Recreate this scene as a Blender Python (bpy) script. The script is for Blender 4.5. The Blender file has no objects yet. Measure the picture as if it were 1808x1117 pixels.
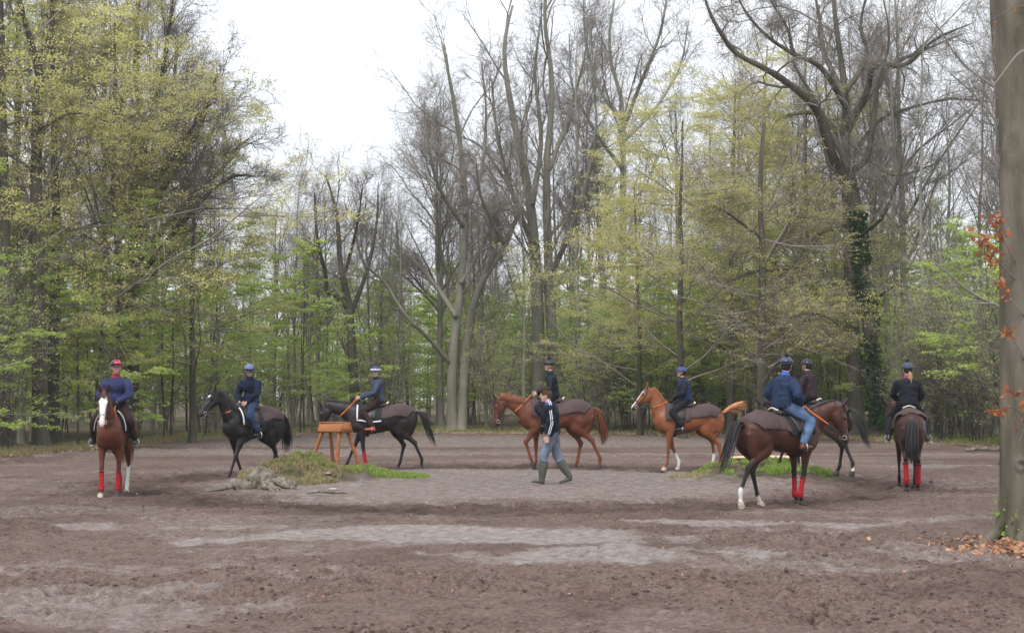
import bpy, math, random
import numpy as np
from mathutils import Vector, Matrix
R = math.radians
sc = bpy.context.scene
# ---------------------------------------------------------------- camera, sky, sun, exposure
CAM_H, FPX, PITCH = 1.75, 2700.0, 3.0
cam = bpy.data.objects.new('camera', bpy.data.cameras.new('camera'))
sc.collection.objects.link(cam); sc.camera = cam
cam.location = (0, 0, CAM_H); cam.rotation_euler = (R(90 + PITCH), 0, 0)
cam.data.sensor_width = 36; cam.data.lens = 36 * FPX / 1808; cam.data.clip_start = .1; cam.data.clip_end = 2000
SUN_EL, SUN_AZ = R(52), R(200)
world = bpy.data.worlds.new('World'); sc.world = world; world.use_nodes = True
wn, wl = world.node_tree.nodes, world.node_tree.links
wn.clear()
wout = wn.new('ShaderNodeOutputWorld'); wbg = wn.new('ShaderNodeBackground')
sky = wn.new('ShaderNodeTexSky'); sky.sky_type = 'NISHITA'; sky.sun_disc = False
sky.sun_elevation = SUN_EL; sky.sun_rotation = SUN_AZ; sky.dust_density = 4; sky.air_density = 1
# overcast: the blue sky is almost wholly veiled by an even, pale cloud deck
tc = wn.new('ShaderNodeTexCoord'); cn = wn.new('ShaderNodeTexNoise'); cn.inputs['Scale'].default_value = 1.6; cn.inputs['Detail'].default_value = 4
ramp = wn.new('ShaderNodeValToRGB'); ramp.color_ramp.elements[0].position = .35; ramp.color_ramp.elements[1].position = .7
ramp.color_ramp.elements[0].color = (10.4, 11.1, 12.1, 1); ramp.color_ramp.elements[1].color = (11.6, 12.0, 12.6, 1)
wmix = wn.new('ShaderNodeMix'); wmix.data_type = 'RGBA'; wmix.inputs[0].default_value = .93
wl.new(tc.outputs['Generated'], cn.inputs['Vector']); wl.new(cn.outputs['Fac'], ramp.inputs[0])
wl.new(sky.outputs[0], wmix.inputs[6]); wl.new(ramp.outputs[0], wmix.inputs[7])
wl.new(wmix.outputs[2], wbg.inputs[0]); wbg.inputs[1].default_value = .070
wl.new(wbg.outputs[0], wout.inputs[0])
sl = bpy.data.lights.new('sun', 'SUN'); sl.energy = 1.5; sl.angle = R(25); sl.color = (1, .97, .93)
sun = bpy.data.objects.new('sun', sl); sc.collection.objects.link(sun)
sun.rotation_euler = (R(90) - SUN_EL, 0, R(180) - SUN_AZ + R(0))
sc.view_settings.view_transform = 'Standard'; sc.view_settings.look = 'None'
sc.view_settings.exposure = 0.8; sc.view_settings.gamma = 1; sc.view_settings.use_curve_mapping = False
sc.cycles.max_bounces = 8; sc.cycles.diffuse_bounces = 4; sc.cycles.transparent_max_bounces = 4
sc.cycles.volume_bounces = 0

# ---------------------------------------------------------------- helpers
rng = np.random.default_rng(7)
random.seed(7)
_lat = np.random.default_rng(3).random((256, 256))
def vnoise(x, y):
    xi = np.floor(x).astype(int); yi = np.floor(y).astype(int); fx = x - xi; fy = y - yi
    fx = fx * fx * (3 - 2 * fx); fy = fy * fy * (3 - 2 * fy)
    a = _lat[xi & 255, yi & 255]; b = _lat[(xi + 1) & 255, yi & 255]; c = _lat[xi & 255, (yi + 1) & 255]; d = _lat[(xi + 1) & 255, (yi + 1) & 255]
    return (a * (1 - fx) + b * fx) * (1 - fy) + (c * (1 - fx) + d * fx) * fy - .5
def fbm(x, y, f=1., o=4, g=.5):
    s = 0; a = 1
    for k in range(o):
        s = s + a * vnoise(x * f + 17.3 * k, y * f - 9.7 * k); f *= 2.03; a *= g
    return s
def sst(a, b, x):
    t = np.clip((x - a) / (b - a), 0, 1); return t * t * (3 - 2 * t)
def ray(px, py):
    d = np.array([(px - 904) / FPX, 1., (558.5 - py) / FPX]); c, s = math.cos(R(PITCH)), math.sin(R(PITCH))
    return np.array([d[0], d[1] * c - d[2] * s, d[1] * s + d[2] * c])
def at(px, D, py=None):
    """world x of the photo column px at distance D (and z of row py)"""
    r = ray(px, py if py is not None else 700); r = r * (D / r[1])
    return Vector((r[0], D, CAM_H + r[2]))

def mesh_arr(name, V, faces):
    """faces: list of int arrays (n,3) or (n,4)"""
    me = bpy.data.meshes.new(name); V = np.asarray(V, dtype=np.float32)
    faces = [np.asarray(f, dtype=np.int32) for f in faces if len(f)]
    me.vertices.add(len(V)); me.vertices.foreach_set('co', V.ravel())
    loops = np.concatenate([f.ravel() for f in faces]); tot = np.concatenate([np.full(len(f), f.shape[1], np.int32) for f in faces])
    st = np.concatenate([[0], np.cumsum(tot)[:-1]]).astype(np.int32)
    me.loops.add(len(loops)); me.loops.foreach_set('vertex_index', loops)
    me.polygons.add(len(tot)); me.polygons.foreach_set('loop_start', st); me.polygons.foreach_set('loop_total', tot)
    me.update(calc_edges=True)
    return me
def smooth(me, on=True):
    me.polygons.foreach_set('use_smooth', [on] * len(me.polygons)); return me
def set_attr(me, name, cols):
    a = me.color_attributes.new(name, 'FLOAT_COLOR', 'POINT')
    c = np.ones((len(me.vertices), 4), np.float32); c[:, :cols.shape[1]] = cols; a.data.foreach_set('color', c.ravel())
def link(name, me, mat=None, parent=None, label=None, cat=None, group=None, kind=None, loc=None):
    o = bpy.data.objects.new(name, me); sc.collection.objects.link(o)
    if mat is not None and me is not None and not me.materials: me.materials.append(mat)
    if parent is not None: o.parent = parent
    if loc is not None: o.location = loc
    return tag(o, label, cat, group, kind)
def tag(o, label=None, cat=None, group=None, kind=None):
    if label: o['label'] = label
    if cat: o['category'] = cat
    if group: o['group'] = group
    if kind: o['kind'] = kind
    return o
def copy_tree(o, label=None):
    c = o.copy(); sc.collection.objects.link(c)
    if label: c['label'] = label
    for ch in list(o.children):
        d = ch.copy(); sc.collection.objects.link(d); d.parent = c
        for g in list(ch.children):
            e = g.copy(); sc.collection.objects.link(e); e.parent = d
    return c
class MB:
    """collects verts and faces"""
    def __init__(s): s.V = []; s.F4 = []; s.F3 = []; s.n = 0
    def add(s, V, F4=(), F3=()):
        V = np.asarray(V, float).reshape(-1, 3); s.V.append(V)
        if len(F4): s.F4.append(np.asarray(F4) + s.n)
        if len(F3): s.F3.append(np.asarray(F3) + s.n)
        s.n += len(V); return s
    def mesh(s, name='m', sm=True):
        fs = []
        if s.F4: fs.append(np.concatenate(s.F4))
        if s.F3: fs.append(np.concatenate(s.F3))
        me = mesh_arr(name, np.concatenate(s.V), fs)
        if sm: smooth(me)
        return me
    def rings(s, rings, closed=True, caps=True):
        """rings: (n,k,3)"""
        r = np.asarray(rings, float); n, k = r.shape[:2]; V = r.reshape(-1, 3)
        i = np.arange(n - 1)[:, None] * k; kk = k if closed else k - 1; j = np.arange(kk)[None]; j2 = (j + 1) % k
        F = np.stack([i + j, i + j2, i + k + j2, i + k + j], -1).reshape(-1, 4)
        F3 = []
        if caps and closed:
            V = np.vstack([V, r[0].mean(0), r[-1].mean(0)]); a, b = n * k, n * k + 1
            for q in range(k):
                F3.append((a, (q + 1) % k, q)); F3.append((b, (n - 1) * k + q, (n - 1) * k + (q + 1) % k))
        return s.add(V, F, F3)
    def tube(s, P, Rad, k=10, side=(0, 1, 0), sub=4, caps=True):
        """P points, Rad list of r or (r_side, r_other) ; smooth interpolated"""
        P = np.asarray(P, float); Rd = np.array([(r, r) if np.isscalar(r) else r for r in Rad], float)
        if sub > 1 and len(P) > 2: P, Rd = crom(P, sub), crom(Rd, sub)
        elif sub > 1: t = np.linspace(0, 1, sub + 1)[:, None]; P, Rd = P[0] * (1 - t) + P[1] * t, Rd[0] * (1 - t) + Rd[1] * t
        T = np.gradient(P, axis=0); T /= np.linalg.norm(T, axis=1)[:, None] + 1e-9
        S = np.asarray(side, float)[None] - T * (T @ np.asarray(side, float))[:, None]; S /= np.linalg.norm(S, axis=1)[:, None] + 1e-9
        U = np.cross(T, S); a = np.linspace(0, 2 * np.pi, k, endpoint=False)
        rg = P[:, None] + S[:, None] * (np.cos(a)[None, :, None] * Rd[:, 0, None, None]) + U[:, None] * (np.sin(a)[None, :, None] * Rd[:, 1, None, None])
        return s.rings(rg, caps=caps)
    def ball(s, c, r, k=12, n=8, M=None):
        r = np.array([r] * 3 if np.isscalar(r) else r, float); th = np.linspace(0.02, np.pi - .02, n); a = np.linspace(0, 2 * np.pi, k, endpoint=False)
        V = np.stack([np.sin(th)[:, None] * np.cos(a), np.sin(th)[:, None] * np.sin(a), -np.cos(th)[:, None] * np.ones(k)], -1) * r
        if M is not None: V = V @ np.array(M).T
        return s.rings(V + np.asarray(c, float))
    def box(s, c, h, M=None):
        V = np.array([(x, y, z) for x in (-1, 1) for y in (-1, 1) for z in (-1, 1)], float) * np.asarray(h, float)
        if M is not None: V = V @ np.array(M).T
        return s.add(V + np.asarray(c, float), [(0, 1, 3, 2), (4, 6, 7, 5), (0, 4, 5, 1), (2, 3, 7, 6), (0, 2, 6, 4), (1, 5, 7, 3)])
def crom(P, sub):
    P = np.asarray(P, float); n = len(P); E = np.vstack([2 * P[0] - P[1], P, 2 * P[-1] - P[-2]]); out = []
    for i in range(n - 1):
        p0, p1, p2, p3 = E[i:i + 4]
        for t in np.arange(sub) / sub:
            out.append(.5 * (2 * p1 + (p2 - p0) * t + (2 * p0 - 5 * p1 + 4 * p2 - p3) * t * t + (3 * p1 - p0 - 3 * p2 + p3) * t ** 3))
    out.append(P[-1]); return np.array(out)
def remesh(me, vox, it=3, fac=.5):
    """union of the closed pieces as one continuous surface"""
    o = bpy.data.objects.new('tmp', me); sc.collection.objects.link(o)
    m = o.modifiers.new('r', 'REMESH'); m.mode = 'VOXEL'; m.voxel_size = vox; m.use_smooth_shade = True
    if it: q = o.modifiers.new('s', 'SMOOTH'); q.factor = fac; q.iterations = it
    dg = bpy.context.evaluated_depsgraph_get(); ev = o.evaluated_get(dg)
    out = bpy.data.meshes.new_from_object(ev); bpy.data.objects.remove(o); bpy.data.meshes.remove(me)
    smooth(out); out.materials.clear(); return out
def verts(me):
    a = np.empty(len(me.vertices) * 3, np.float32); me.vertices.foreach_get('co', a); return a.reshape(-1, 3).astype(float)
def setverts(me, V):
    me.vertices.foreach_set('co', V.astype(np.float32).ravel()); me.update()
def rotz(a): c, s = math.cos(a), math.sin(a); return np.array([[c, -s, 0], [s, c, 0], [0, 0, 1.]])
def roty(a): c, s = math.cos(a), math.sin(a); return np.array([[c, 0, s], [0, 1, 0], [-s, 0, c]])
def rotx(a): c, s = math.cos(a), math.sin(a); return np.array([[1, 0, 0], [0, c, -s], [0, s, c]])

# ---------------------------------------------------------------- materials
def mat(name, col, rough=.8, var=.25, scale=8., bump=.0, bscale=30., col2=None, sheen=0, spec=.3, metallic=0, stretch=(1, 1, 1), attr=None, objvar=0):
    m = bpy.data.materials.new(name); m.use_nodes = True; n, l = m.node_tree.nodes, m.node_tree.links
    b = n['Principled BSDF']; b.inputs['Roughness'].default_value = rough; b.inputs['Metallic'].default_value = metallic
    b.inputs['Specular IOR Level'].default_value = spec
    if sheen: b.inputs['Sheen Weight'].default_value = sheen
    tcn = n.new('ShaderNodeTexCoord'); mp = n.new('ShaderNodeMapping'); mp.inputs['Scale'].default_value = stretch; l.new(tcn.outputs['Object'], mp.inputs[0])
    no = n.new('ShaderNodeTexNoise'); no.inputs['Scale'].default_value = scale; no.inputs['Detail'].default_value = 5; l.new(mp.outputs[0], no.inputs['Vector'])
    rp = n.new('ShaderNodeMapRange'); rp.inputs[1].default_value = .3; rp.inputs[2].default_value = .7; l.new(no.outputs['Fac'], rp.inputs[0])
    mx = n.new('ShaderNodeMix'); mx.data_type = 'RGBA'; l.new(rp.outputs[0], mx.inputs[0])
    c2 = col2 if col2 else tuple(c * (1 - var) for c in col); c1 = tuple(min(1, c * (1 + var * .7)) for c in col) if not col2 else col
    mx.inputs[6].default_value = (*c2, 1); mx.inputs[7].default_value = (*c1, 1); out = mx.outputs[2]
    if attr:
        at_ = n.new('ShaderNodeAttribute'); at_.attribute_name = attr
        mul = n.new('ShaderNodeMix'); mul.data_type = 'RGBA'; mul.blend_type = 'MULTIPLY'; mul.inputs[0].default_value = 1
        l.new(out, mul.inputs[6]); l.new(at_.outputs['Color'], mul.inputs[7]); out = mul.outputs[2]
    if objvar:
        oi = n.new('ShaderNodeObjectInfo'); hs = n.new('ShaderNodeHueSaturation'); l.new(out, hs.inputs['Color'])
        r2 = n.new('ShaderNodeMapRange'); r2.inputs[3].default_value = 1 - objvar; r2.inputs[4].default_value = 1 + objvar; l.new(oi.outputs['Random'], r2.inputs[0]); l.new(r2.outputs[0], hs.inputs['Value']); out = hs.outputs[0]
    l.new(out, b.inputs['Base Color'])
    if bump:
        n2 = n.new('ShaderNodeTexNoise'); n2.inputs['Scale'].default_value = bscale; n2.inputs['Detail'].default_value = 4; l.new(mp.outputs[0], n2.inputs['Vector'])
        bp = n.new('ShaderNodeBump'); bp.inputs['Strength'].default_value = bump; bp.inputs['Distance'].default_value = .02; l.new(n2.outputs['Fac'], bp.inputs['Height']); l.new(bp.outputs[0], b.inputs['Normal'])
    return m
def leafmat(name, c1, c2, tr=.4, objvar=.15):
    m = bpy.data.materials.new(name); m.use_nodes = True; n, l = m.node_tree.nodes, m.node_tree.links; n.clear()
    o = n.new('ShaderNodeOutputMaterial'); d = n.new('ShaderNodeBsdfDiffuse'); t = n.new('ShaderNodeBsdfTranslucent'); mx = n.new('ShaderNodeMixShader'); mx.inputs[0].default_value = tr
    g = n.new('ShaderNodeNewGeometry'); cm = n.new('ShaderNodeMix'); cm.data_type = 'RGBA'; cm.inputs[6].default_value = (*c1, 1); cm.inputs[7].default_value = (*c2, 1)
    l.new(g.outputs['Random Per Island'], cm.inputs[0])
    oi = n.new('ShaderNodeObjectInfo'); hs = n.new('ShaderNodeHueSaturation'); r2 = n.new('ShaderNodeMapRange'); r2.inputs[3].default_value = 1 - objvar; r2.inputs[4].default_value = 1 + objvar
    l.new(oi.outputs['Random'], r2.inputs[0]); l.new(r2.outputs[0], hs.inputs['Value']); l.new(cm.outputs[2], hs.inputs['Color'])
    l.new(hs.outputs[0], d.inputs[0]); l.new(hs.outputs[0], t.inputs[0]); l.new(d.outputs[0], mx.inputs[1]); l.new(t.outputs[0], mx.inputs[2]); l.new(mx.outputs[0], o.inputs[0])
    return m
# ================================================================ GROUND
RC = (-.1, 31.5)                     # centre of the riding ring
def gpix(px, py):
    r = ray(px, py); t = -CAM_H / r[2]; return r[0] * t, r[1] * t
# edge of the wood as photo columns and distances, measured at the litter line
EDGE = [(-500, 34), (-250, 40), (0, 46), (150, 51), (330, 62), (430, 69), (800, 75), (1200, 71), (1450, 66), (1700, 56), (1850, 50), (2100, 42), (2400, 34)]
_ea = np.array([(p - 904) / FPX for p, d in EDGE]); _ed = np.array([d for p, d in EDGE], float)
def edge_dist(x, y):
    """metres of depth beyond the litter line"""
    return y - np.interp(x / np.maximum(y, .1), _ea, _ed)
MOUNDS = [  # x, y, rx, ry, h : rotten stump mound and grassy island on the left, grassy island on the right
    (*gpix(518, 852), 1.25, 1.15, .40), (*gpix(620, 846), 1.6, 1.3, .20), (*gpix(1345, 842), 1.6, 2.0, .34)]
def mound_h(x, y):
    h = 0
    for i, (mx, my, rx, ry, hh) in enumerate(MOUNDS):
        d = ((x - mx) / rx) ** 2 + ((y - my) / ry) ** 2
        h = h + hh * np.exp(-d * 1.6) * (1 + .8 * fbm(x, y, 3., 4, .65))
    return h
def gheight(x, y, fine=True):
    x = np.asarray(x, float); y = np.asarray(y, float)
    e = edge_dist(x, y); f = sst(-2, 6, e)
    z = .25 * f + .3 * fbm(x, y, .12, 3) * f + .035 * fbm(x, y, .5, 2) * (1 - f) + mound_h(x, y)
    rr = np.hypot((x - RC[0]) , (y - RC[1]) * .98)
    z = z - .045 * np.exp(-((rr - 7.2) / 1.3) ** 2)
    if fine:
        ch = churn(x, y)
        z = z + ch * (.085 * fbm(x, y, 2.6, 3, .6) + .09 * np.minimum(0, fbm(x + 40, y * 1.25, 3.8, 2) + .05)) + .010 * fbm(x, y, 14, 2)
        z = z + tracks(x, y) + hoofprints(x, y) * ch
    return z
def hoofprints(x, y):
    """one pit with a pushed-up rim in most cells of a jittered grid, two grids laid over each other"""
    z = 0
    for c, ox, s in ((.42, 0., 1.), (.61, .27, 1.25)):
        u, v = (x + ox) / c, (y + ox) / c; i, j = np.floor(u).astype(int), np.floor(v).astype(int); a = _lat[i & 255, j & 255]; b = _lat[(i + 91) & 255, (j + 37) & 255]; k = _lat[(i + 13) & 255, (j + 171) & 255]
        d = np.hypot(u - i - .3 - .4 * a, (v - j - .3 - .4 * b) * .85) * c / (.085 * s); z = z + (k > .35) * (-.045 * s * sst(1.15, .3, d) + .020 * np.exp(-((d - 1.45) / .35) ** 2))
    return z
def churn(x, y):
    rr = np.hypot(x - RC[0], y - RC[1]); c = .35 + .65 * np.exp(-((rr - 7.4) / 1.7) ** 2)
    c = np.maximum(c, sst(-.12, .1, fbm(x, y, .22, 3) - .12 + .16 * sst(23, 18, y))) * (1 - .85 * sst(5.9, 4.6, rr))
    return np.where(edge_dist(x, y) > 0, .2, c)
TR = [((1000, 975), (1180, 985), .5, .16), ((1150, 925), (1420, 990), .42, .16), ((1520, 815), (1790, 850), .45, .3), ((1550, 925), (1780, 900), .4, .32), ((1120, 1000), (1500, 1075), .3, .3), ((1000, 935), (1400, 918), .3, .2)]
def tracks(x, y):
    z = 0
    for (a, b, w, per) in TR:
        ax, ay = gpix(*a); bx, by = gpix(*b); L = math.hypot(bx - ax, by - ay); ux, uy = (bx - ax) / L, (by - ay) / L
        s = (x - ax) * ux + (y - ay) * uy; t = -(x - ax) * uy + (y - ay) * ux
        m = sst(-.3, .2, s) * sst(L + .3, L - .2, s) * sst(w, w * .8, np.abs(t))
        z = z + m * (-.012 + .022 * np.sin((s + np.abs(t) * .8) * 2 * np.pi / per)) * (.6 + 1.2 * np.abs(fbm(x, y, 1.3, 2)))
    return z
def pale(x, y):
    """how dry and pale the sand is"""
    rr = np.hypot(x - RC[0], y - RC[1]); n = fbm(x, y, .8, 4); n2 = fbm(x * .8, y * .7, 1.3, 5)
    p = sst(6.4, 5.3, rr + n * 1.3) * .62
    def blob(px, py, rx, ry, k=1.):
        cx, cy = gpix(px, py); d = np.sqrt(((x - cx) / rx) ** 2 + ((y - cy) / ry) ** 2); return k * sst(1.15, .55, d - n2 * 1.1)
    for b in [(820, 945, 3.3, 1.3, 1.05), (1060, 975, 1.6, 1.0, 1.05), (1330, 922, 1.6, .8, .9), (330, 930, 1.9, .5, .75), (60, 1065, 1.7, 1.3, .58), (980, 940, 2.2, 1.0, .8), (1650, 915, 1.6, .7, .6), (1680, 975, .9, 1.1, .55), (1650, 822, 2.2, 1.2, .55), (1400, 1000, 1.2, .5, .5), (450, 880, 1.5, .8, .7), (1460, 860, .9, 1.6, .5), (50, 800, 3, 2.2, .8), (100, 1000, 2.2, .6, .45)]:
        p = np.maximum(p, blob(*b))
    far = .55 * sst(.0, .2, fbm(x * .15 + 5, y, .25, 3) + .06) * sst(39, 43, y); p = np.maximum(p, far)
    p = np.maximum(p, .35 * sst(-.05, .25, fbm(x * .6, y, .5, 3)))
    ring = np.exp(-((rr - 7.3) / 1.0) ** 2); p = p * (1 - .85 * ring)
    return np.clip(p * .86, 0, 1)
# rows thin out with distance so that the churned surface keeps its relief all the way
def build_ground():
    ys = np.concatenate([np.linspace(2, 10, 12, endpoint=False), 1.75 * FPX / np.linspace(1.75 * FPX / 10, 1.75 * FPX / 80, 420, endpoint=False), np.linspace(80, 300, 24), [500, 900]])
    tx = np.concatenate([np.linspace(-3, -.40, 14, endpoint=False), np.linspace(-.40, .40, 540, endpoint=False), np.linspace(.40, 3, 15)])
    Y, T = np.meshgrid(ys, tx, indexing='ij'); X = T * np.maximum(Y, 8)
    fm = (Y > 9) & (Y < 82) & (np.abs(T) < .41); Z = np.where(fm, gheight(X, Y), gheight(X, Y, False))
    V = np.stack([X, Y, Z], -1).reshape(-1, 3); n, k = X.shape; i = np.arange(n - 1)[:, None] * k; j = np.arange(k - 1)[None]
    F = np.stack([i + j, i + j + 1, i + k + j + 1, i + k + j], -1).reshape(-1, 4)
    me = smooth(mesh_arr('ground', V, [F]))
    x, y = V[:, 0], V[:, 1]; e = edge_dist(x, y); m = np.zeros((len(V), 3))
    m[:, 0] = pale(x, y); m[:, 1] = sst(-1.2, 1.2, e + 2.2 * fbm(x, y, .6, 3))       # red: dry sand, green: wood floor
    g = 0
    for i_, (mx, my, rx, ry, hh) in enumerate(MOUNDS):
        d = np.hypot((x - mx) / rx, (y - my) / ry); g = np.maximum(g, sst(1.15, .75, d + .6 * fbm(x, y, 1.8, 3)))
    m[:, 2] = g; set_attr(me, 'zones', m)
    rr = np.hypot(x - RC[0], y - RC[1]); dm = .75 * np.exp(-((rr - 7.5) / 1.05) ** 2) + .35 * sst(-.02, .2, fbm(x, y, .45, 4)); set_attr(me, 'damp', np.repeat(np.clip(dm, 0, 1)[:, None], 3, 1))
    M = bpy.data.materials.new('sandy_soil'); M.use_nodes = True; n_, l = M.node_tree.nodes, M.node_tree.links; b = n_['Principled BSDF']
    b.inputs['Roughness'].default_value = .95; b.inputs['Specular IOR Level'].default_value = .15
    at_ = n_.new('ShaderNodeAttribute'); at_.attribute_name = 'zones'; sp = n_.new('ShaderNodeSeparateColor'); l.new(at_.outputs['Color'], sp.inputs[0])
    tcn = n_.new('ShaderNodeTexCoord')
    def noise(s, d=6, st=(1, 1, 1), rough=.6):
        mp = n_.new('ShaderNodeMapping'); mp.inputs['Scale'].default_value = st; l.new(tcn.outputs['Object'], mp.inputs[0])
        q = n_.new('ShaderNodeTexNoise'); q.inputs['Scale'].default_value = s; q.inputs['Detail'].default_value = d; q.inputs['Roughness'].default_value = rough; l.new(mp.outputs[0], q.inputs['Vector']); return q.outputs['Fac']
    def rng_(v, a, c, lo=0, hi=1):
        q = n_.new('ShaderNodeMapRange'); q.inputs[1].default_value = a; q.inputs[2].default_value = c; q.inputs[3].default_value = lo; q.inputs[4].default_value = hi; l.new(v, q.inputs[0]); return q.outputs[0]
    def mixc(f, a, c):
        q = n_.new('ShaderNodeMix'); q.data_type = 'RGBA'; l.new(f, q.inputs[0])
        for s_, v in ((6, a), (7, c)):
            if isinstance(v, tuple): q.inputs[s_].default_value = (*v, 1)
            else: l.new(v, q.inputs[s_])
        return q.outputs[2]
    def mth(op, a, c):
        q = n_.new('ShaderNodeMath'); q.operation = op
        for s_, v in ((0, a), (1, c)):
            if isinstance(v, (int, float)): q.inputs[s_].default_value = v
            else: l.new(v, q.inputs[s_])
        return q.outputs[0]
    dark = mixc(rng_(noise(2.5, 8, (1, 1, 1), .7), .35, .65), (.104, .063, .049), (.205, .140, .113))
    dark = mixc(rng_(noise(22, 4, (1, .8, 1), .7), .42, .70), dark, (.27, .200, .175))
    dark = mixc(rng_(noise(9, 5, (1, .6, 1), .75), .56, .70), dark, (.052, .034, .026))
    light = mixc(rng_(noise(6, 6), .35, .65), (.255, .205, .182), (.42, .37, .345))
    light = mixc(rng_(noise(60, 2), .6, .68), light, (.12, .09, .08))
    f = mth('ADD', sp.outputs[0], mth('MULTIPLY', mth('SUBTRACT', mth('ADD', mth('MULTIPLY', noise(3.4, 9, (1, .7, 1), .8), .5), mth('MULTIPLY', noise(11, 6, (1, .7, 1), .8), .5)), .5), 3.6)); f = rng_(mth('MULTIPLY', f, rng_(sp.outputs[0], .02, .2)), .15, .85)
    ca = n_.new('ShaderNodeAttribute'); ca.attribute_name = 'damp'; dark = mixc(ca.outputs['Fac'], dark, mixc(rng_(noise(2.5, 6), .35, .65), (.052, .032, .025), (.125, .082, .065)))
    col = mixc(f, dark, light)
    floor = mixc(rng_(noise(5, 6), .35, .65), (.09, .07, .045), (.24, .17, .12))
    floor = mixc(rng_(noise(1.1, 3), .5, .62), floor, (.055, .075, .022))
    col = mixc(sp.outputs[1], col, floor)
    turf = mixc(rng_(noise(4, 5), .35, .6), (.045, .050, .018), (.15, .12, .075))
    col = mixc(sp.outputs[2], col, turf)
    l.new(col, b.inputs['Base Color'])
    h = mth('ADD', noise(30, 4, (1, 1, 1), .7), mth('MULTIPLY', noise(8, 5, (1, 1, 1), .7), 1.6))
    bp = n_.new('ShaderNodeBump'); bp.inputs['Strength'].default_value = .9; bp.inputs['Distance'].default_value = .06; l.new(h, bp.inputs['Height']); l.new(bp.outputs[0], b.inputs['Normal'])
    link('ground', me, M, kind='structure')
build_ground()
# ================================================================ TREES
BARK = mat('beech_bark', (.27, .25, .205), .9, .35, 3, .5, 14, stretch=(1, 1, .25), objvar=.25, col2=(.17, .165, .12))
BARK_D = mat('dark_bark', (.11, .095, .072), .95, .35, 3, .7, 14, stretch=(1, 1, .25), objvar=.2, col2=(.05, .047, .033))
TWIG = mat('twig_bark', (.20, .175, .15), .9, .3, 2, objvar=.2)
L_OCH = leafmat('catkins_and_young_leaves', (.66, .58, .24), (.58, .60, .23), .52)
L_GRN = leafmat('fresh_green_leaves', (.42, .54, .12), (.58, .68, .22), .55)
L_OLV = leafmat('olive_buds', (.46, .52, .19), (.58, .66, .26), .52)
L_RUS = leafmat('withered_russet_leaves', (.34, .115, .055), (.44, .20, .10), .3, 0)
L_IVY = leafmat('ivy_leaves', (.022, .055, .018), (.05, .10, .03), .1, .1)
def nrm(v): return v / (np.linalg.norm(v, axis=-1, keepdims=True) + 1e-9)
def grow(S, D, L, Rd, nseg, wob, trop, g, end=.3, flat=0):
    P = [S]; d = nrm(D)
    for i in range(nseg):
        d = nrm(d + g.normal(0, wob, d.shape) + np.array([0, 0, 1.]) * trop)
        if flat: d = nrm(d * np.array([1, 1, 1 - flat]))
        P.append(P[-1] + d * (L / nseg)[:, None])
    t = np.linspace(0, 1, nseg + 1); return np.stack(P, 1), Rd[:, None] * (1 - (1 - end) * t)[None]
def spawn(P, Rr, m, t0, t1, ang, lf, rf, g, flat=0, angj=12, lmin=.15, lj=.3):
    """m children per chain between t0 and t1; returns starts, dirs, lengths, radii"""
    N, K = P.shape[:2]; t = t0 + (t1 - t0) * ((np.arange(m)[None] + g.random((N, m))) / m); u = t * (K - 1); i = np.minimum(u.astype(int), K - 2); f = (u - i)[..., None]
    n = np.arange(N)[:, None]; S = P[n, i] * (1 - f) + P[n, i + 1] * f; T = nrm(P[n, i + 1] - P[n, i]); r = Rr[n, i] * (1 - f[..., 0]) + Rr[n, i + 1] * f[..., 0]
    q = g.normal(size=T.shape)
    if flat: q[..., 2] *= (1 - flat)
    q = nrm(q - T * (q * T).sum(-1, keepdims=True))
    a = np.radians(ang + g.normal(0, angj, t.shape))[..., None]; D = T * np.cos(a) + q * np.sin(a)
    Lp = np.linalg.norm(np.diff(P, axis=1), axis=-1).sum(1)[:, None]
    L = np.maximum(lmin, lf(t) * Lp * (1 + lj * (g.random(t.shape) * 2 - 1)))
    return S.reshape(-1, 3), D.reshape(-1, 3), L.ravel(), (r * rf).ravel()
def chains_mesh(mb, P, Rr, k):
    """tubes of k sides, the last point sharp"""
    N, K = P.shape[:2]; ax = nrm(P[:, -1] - P[:, 0]); ref = np.where(np.abs(ax[:, 2:3]) > .8, np.array([[1., .2, 0]]), np.array([[0, .2, 1.]]))
    T = nrm(np.gradient(P, axis=1)); s = nrm(np.cross(T, np.broadcast_to(ref[:, None], T.shape))); u = np.cross(T, s)
    a = np.linspace(0, 2 * np.pi, k, endpoint=False); c, sn = np.cos(a)[None, None, :, None], np.sin(a)[None, None, :, None]
    rg = P[:, :-1, None] + (s[:, :-1, None] * c + u[:, :-1, None] * sn) * Rr[:, :-1, None, None]
    V = np.concatenate([rg.reshape(N, -1, 3), P[:, -1:]], 1); per = (K - 1) * k + 1; base = (np.arange(N) * per)[:, None, None]
    j = np.arange(k); j2 = (j + 1) % k; i = (np.arange(K - 2) * k)[:, None]
    F4 = []; 
    if K > 2: F4 = (base[..., None] + np.stack([i + j, i + j2, i + k + j2, i + k + j], -1)[None]).reshape(-1, 4)
    l0 = (K - 2) * k; F3 = (base + np.stack([l0 + j, l0 + j2, np.full(k, per - 1)], -1)[None]).reshape(-1, 3)
    mb.add(V.reshape(-1, 3), F4, F3)
def leaf_quads(C, size, g, flatness=.5, aspect=.55):
    n = len(C); nn = nrm(g.normal(size=(n, 3)) * np.array([1, 1, 1]) + np.array([0, 0, 1.]) * flatness * 3 * (g.random((n, 1)))); a = nrm(np.cross(nn, g.normal(size=(n, 3)))); b = np.cross(nn, a)
    s = size * (.6 + .8 * g.random((n, 1))); V = np.stack([C - a * s * .5, C + b * s * aspect * .5, C + a * s * .5 + nn * s * .08, C - b * s * aspect * .5], 1)
    return V.reshape(-1, 3), np.arange(n * 4).reshape(n, 4)
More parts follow.
